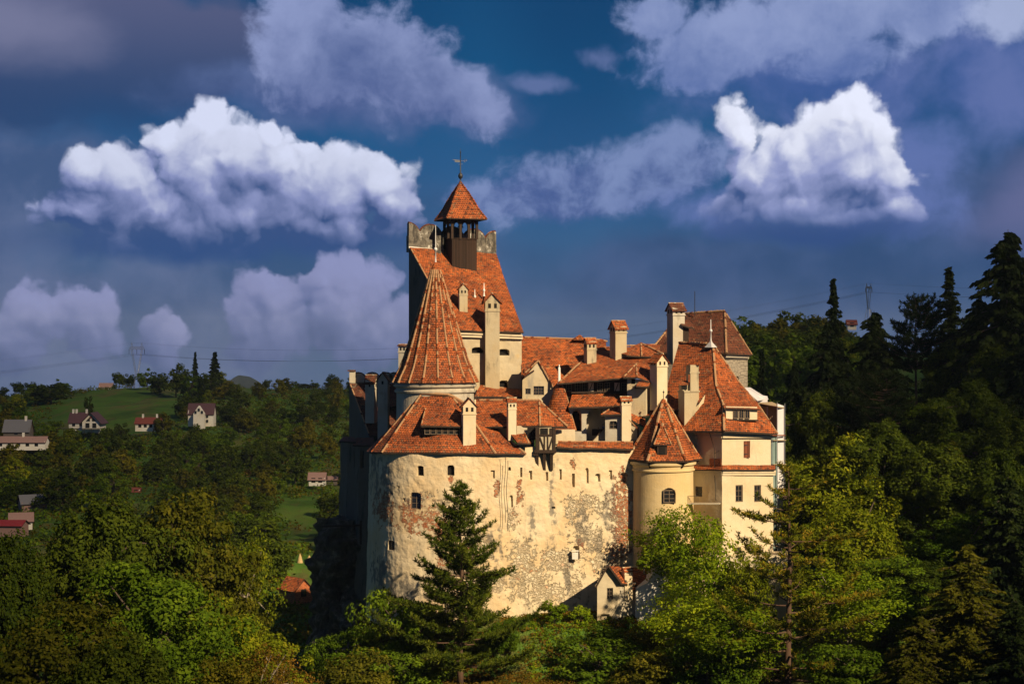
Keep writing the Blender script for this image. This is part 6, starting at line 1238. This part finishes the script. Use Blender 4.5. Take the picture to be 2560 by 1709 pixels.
# ---------------------------------------------------------------- power line
def pylon(u, v0, v1, Y, rot, label, wpx=38):
    k = px(Y); h = (v1 - v0) * k; x0 = PX(u, Y); z0 = PZ(v1, Y); t = thing('pylon', label, 'pylon', (x0, Y, z0 - 2)); co, si = math.cos(rot), math.sin(rot); w = wpx * k / 2
    def q(x, y, z): return Vector((x0 + x * co - y * si, Y + x * si + y * co, z0 + z))
    T_ = .16; lv = [(-.15, .32, .32), (0, .28, .28), (.16, .20, .2), (.3, .13, .13)]
    b = MB()
    for (a0, w0, d0), (a1, w1, d1) in zip(lv, lv[1:]):
        for sx, sy in ((-1, -1), (1, -1), (1, 1), (-1, 1)):
            b.beam(q(sx * w * w0 * 1.6, sy * w * d0 * 1.6, a0 * h), q(sx * w * w1 * 1.6, sy * w * d1 * 1.6, a1 * h), T_, T_)
        b.beam(q(-w * w0 * 1.6, -w * d0 * 1.6, a0 * h), q(w * w1 * 1.6, -w * d1 * 1.6, a1 * h), T_ * .7, T_ * .7); b.beam(q(w * w0 * 1.6, -w * d0 * 1.6, a0 * h), q(-w * w1 * 1.6, -w * d1 * 1.6, a1 * h), T_ * .7, T_ * .7)
    b.build('tower_base', M['metal'], t)
    for s in (-1, 1):
        b = MB(); n = 7
        for i in range(n):
            a0, a1 = i / n, (i + 1) / n; z0_, z1_ = (.3 + .56 * a0) * h, (.3 + .56 * a1) * h; xo0, xo1 = .14 + .62 * a0, .14 + .62 * a1; xi0, xi1 = .02 + .55 * a0, .02 + .55 * a1
            b.beam(q(s * w * xo0, 0, z0_), q(s * w * xo1, 0, z1_), T_, T_); b.beam(q(s * w * xi0, .6, z0_), q(s * w * xi1, .6, z1_), T_, T_); b.beam(q(s * w * xo0, 0, z0_), q(s * w * xi1, .6, z1_), T_ * .6, T_ * .6)
        b.build('upper_leg', M['metal'], t)
        b = MB(); b.beam(q(s * w * .72, 0, .9 * h), q(s * w * .66, 0, 1. * h), T_, T_); b.beam(q(s * w * .5, 0, .9 * h), q(s * w * .66, 0, 1. * h), T_, T_); b.build('peak', M['metal'], t)
    b = MB(); b.beam(q(-w, 0, .86 * h), q(w, 0, .86 * h), T_, T_); b.beam(q(-w * .9, 0, .91 * h), q(w * .9, 0, .91 * h), T_, T_)
    for i in range(12): x = -1 + i / 6; b.beam(q(w * x, 0, .86 * h), q(w * (x + 1 / 12) * .95, 0, .91 * h), T_ * .7, T_ * .7); b.beam(q(w * (x + 1 / 12) * .95, 0, .91 * h), q(w * (x + 1 / 6), 0, .86 * h), T_ * .7, T_ * .7)
    b.build('crossarm', M['metal'], t); out = []
    for x in (-1, 0, 1): b = MB(); b.tube([q(w * x, 0, .86 * h), q(w * x, 0, .76 * h)], .12, 4); b.build('insulator', M['iron'], t); out.append(q(w * x, 0, .76 * h))
    return out + [q(-w * .66, 0, h), q(w * .66, 0, h)]
PA = pylon(342, 856, 976, 905, .1, 'lattice pylon on the meadow hilltop at the left'); PB = pylon(2172, 708, 800, 700, .9, 'lattice pylon showing above the trees of the right hill', 36)
def wires(pa, pb, sag, lab):
    for i, (a, c) in enumerate(zip(pa, pb)):
        b = MB(); b.tube([a.lerp(c, t) - Vector((0, 0, 4 * sag * t * (1 - t))) for t in [j / 24 for j in range(25)]], (.032 if i < 3 else .016), 4, cap=False); tag(b.build('power_line', M['iron']), lab, 'power line', lab.split(' strung')[0] + 's')
wires(PA, PB, 14, 'thin dark power line strung from the left pylon to the right pylon')
wires(PA, [Vector((p.x - 330, p.y - 150, p.z - 32)) for p in PA], 5, 'thin dark overhead wire strung from the left pylon out over the left edge')
wires(PB, [Vector((p.x + 260, p.y + 60, p.z + 6)) for p in PB], 5, 'thin dark cable strung from the right pylon towards the right edge')
# ---------------------------------------------------------------- two visitors in the arcade
M['skin'] = flat('skin', (.45, .26, .18, 1), .6, var=.05); M['blue'] = flat('blue_shirt', (.10, .16, .30, 1), .9); M['pink'] = flat('pink_shirt', (.55, .12, .14, 1), .9); M['hair'] = flat('dark_hair', (.03, .02, .015, 1), .7)
def person(x, y, z, label, shirt, s=1., face=0., lean=.12):
    t = thing('person', label, 'person', (x, y, z), rz=face); t.scale = (s, s, s)
    J = {'pel': (0, 0, .95, .15), 'sp': (0, -lean * .4, 1.18, .15), 'ch': (0, -lean, 1.38, .17), 'nk': (0, -lean, 1.52, .06), 'hd': (0, -lean - .02, 1.64, .10), 'tp': (0, -lean - .02, 1.74, .075)}
    E_ = [('pel', 'sp'), ('sp', 'ch'), ('ch', 'nk'), ('nk', 'hd'), ('hd', 'tp')]
    for sd_, q in ((-1, 'l'), (1, 'r')):
        J.update({q + 'sh': (sd_ * .19, -lean, 1.44, .065), q + 'el': (sd_ * .26, -lean - .14, 1.2, .045), q + 'wr': (sd_ * .16, -lean - .36, 1.1, .032), q + 'ha': (sd_ * .12, -lean - .44, 1.1, .03), q + 'hp': (sd_ * .1, 0, .9, .10), q + 'kn': (sd_ * .11, -.04, .5, .065), q + 'an': (sd_ * .11, 0, .1, .045), q + 'to': (sd_ * .12, -.16, .03, .035)})
        E_ += [('ch', q + 'sh'), (q + 'sh', q + 'el'), (q + 'el', q + 'wr'), (q + 'wr', q + 'ha'), ('pel', q + 'hp'), (q + 'hp', q + 'kn'), (q + 'kn', q + 'an'), (q + 'an', q + 'to')]
        for f in range(5): J[q + 'f%d' % f] = (sd_ * (.10 + .018 * f), -lean - .52 + .01 * abs(f - 2), 1.085 - .004 * f, .009); E_.append((q + 'ha', q + 'f%d' % f))
    ks = list(J); me = bpy.data.meshes.new('body'); me.from_pydata([J[k][:3] for k in ks], [(ks.index(a), ks.index(c)) for a, c in E_], [])
    o = bpy.data.objects.new('body', me); COL.objects.link(o); sk = o.modifiers.new('skin', 'SKIN'); ss_ = o.modifiers.new('sub', 'SUBSURF'); ss_.levels = ss_.render_levels = 1
    for i, k in enumerate(ks): me.skin_vertices[0].data[i].radius = (J[k][3], J[k][3]); me.skin_vertices[0].data[i].use_root = (k == 'pel')
    me.materials.append(M['skin']); o.parent = t
    for nm, prof, mt in (('shirt', [(.17, .93), (.185, 1.1), (.20, 1.32), (.19, 1.44), (.09, 1.5)], shirt), ('hair', [(.115, 1.62), (.118, 1.70), (.085, 1.78), (.01, 1.80)], 'hair')):
        b = MB(); b.lathe(prof, (0, -lean * .8 + (.02 if nm == 'hair' else 0)), 14); oo = b.build(nm, M[mt], None, smooth=True); oo.parent = t
person(PX(1508, 224.9), 224.95, PZ(1092, 224.4), 'person in a blue shirt leaning on the rail inside the arcade', 'blue', 1., .1)
person(PX(1496, 224.9), 224.9, PZ(1094, 224.4), 'smaller person in a pink top beside the one in blue', 'pink', .8, -.1)
# ---------------------------------------------------------------- slab added out of view to block sun on the surroundings, gap over the castle
m = bpy.data.materials.new('shade_slab_veil'); m.use_nodes = True; t = NT(m.node_tree); t.n.clear(); out = t.node('ShaderNodeOutputMaterial')
p = t.node('ShaderNodeTexCoord').outputs['Object']; x, y, z = t.xyz(p)
# distance to the gap: a capsule round the line A-B in slab coordinates (metres, centred over the castle)
def seg_dist(Ax, Ay, Bx_, By_):
    L2 = (Bx_ - Ax) ** 2 + (By_ - Ay) ** 2
    tt = t.m('DIVIDE', t.m('ADD', t.m('MULTIPLY', t.m('SUBTRACT', x, Ax), Bx_ - Ax), t.m('MULTIPLY', t.m('SUBTRACT', y, Ay), By_ - Ay)), L2, clamp=True)
    dx = t.m('SUBTRACT', t.m('SUBTRACT', x, Ax), t.m('MULTIPLY', tt, Bx_ - Ax)); dy = t.m('SUBTRACT', t.m('SUBTRACT', y, Ay), t.m('MULTIPLY', tt, By_ - Ay))
    return t.vm('LENGTH', t.comb(dx, dy, 0.), out=1)
dist = t.m('MINIMUM', seg_dist(24., -36., -42., 58.), seg_dist(-8., -66., 50., -52.)); n = t.noise(p, .02, 4, .55)
dd_ = t.m('ADD', dist, t.m('MULTIPLY', t.m('SUBTRACT', n, .5), 26.)); k = t.ss(dd_, 26., 64.); dark = t.m('ADD', t.m('MULTIPLY', t.ss(x, 52., 88.), .30), t.m('MULTIPLY', t.ss(t.m('MULTIPLY', x, -1.), 42., 75.), .10))
far = t.m('MULTIPLY', k, t.ss(t.noise(p, .006, 3, .5), .3, .7, .24, .46))
thick = t.m('ADD', t.m('ADD', far, t.m('MULTIPLY', k, dark)), t.m('MULTIPLY', t.m('MULTIPLY', k, t.m('SUBTRACT', 1., t.ss(y, 40., 120.))), .12), clamp=True)
tb = t.node('ShaderNodeBsdfTransparent'); db = t.node('ShaderNodeBsdfDiffuse'); db.inputs[0].default_value = (.8, .8, .85, 1); mx = t.node('ShaderNodeMixShader')
t.put(mx.inputs[0], thick); t.l.new(tb.outputs[0], mx.inputs[1]); t.l.new(db.outputs[0], mx.inputs[2]); t.l.new(mx.outputs[0], out.inputs[0])
b = MB(); n_ = 64; S_ = 1250.
for zz_ in (0, 1):
    for j in range(n_ + 1):
        for i in range(n_ + 1):
            q = Vector((-S_ + 2 * S_ * i / n_, -S_ + 2 * S_ * j / n_, 0)); e = min(1, min(S_ - abs(q.x), S_ - abs(q.y)) / 200)
            b.vert((q.x, q.y, (zz_ * 2 - 1) * e * (10 + 9 * mnoise.noise(q * .01 + Vector((0, 0, zz_ * 5))))))
for zz_ in (0, 1):
    for j in range(n_):
        for i in range(n_): a = zz_ * (n_ + 1) ** 2 + j * (n_ + 1) + i; b.face((a, a + 1, a + n_ + 2, a + n_ + 1) if zz_ else (a, a + n_ + 1, a + n_ + 2, a + 1))
cl = struct(b.build('added_shade_slab', m, smooth=True)); cl.location = Vector((0, 232, -20)) + sd * (700 / sd.z)

# ---------------------------------------------------------------- haze over the whole valley
hz = bpy.data.materials.new('haze_air'); hz.use_nodes = True; t = NT(hz.node_tree); t.n.clear(); out = t.node('ShaderNodeOutputMaterial'); pv = t.node('ShaderNodeVolumePrincipled')
pv.inputs['Color'].default_value = (.62, .76, 1., 1); pv.inputs['Density'].default_value = HAZE = .000045; pv.inputs['Anisotropy'].default_value = .0; t.l.new(pv.outputs[0], out.inputs['Volume'])
b = MB(); b.box((0, 2270, -140), (7600, 4700, 420)); ho = b.build('haze', hz); ho['kind'] = 'stuff'
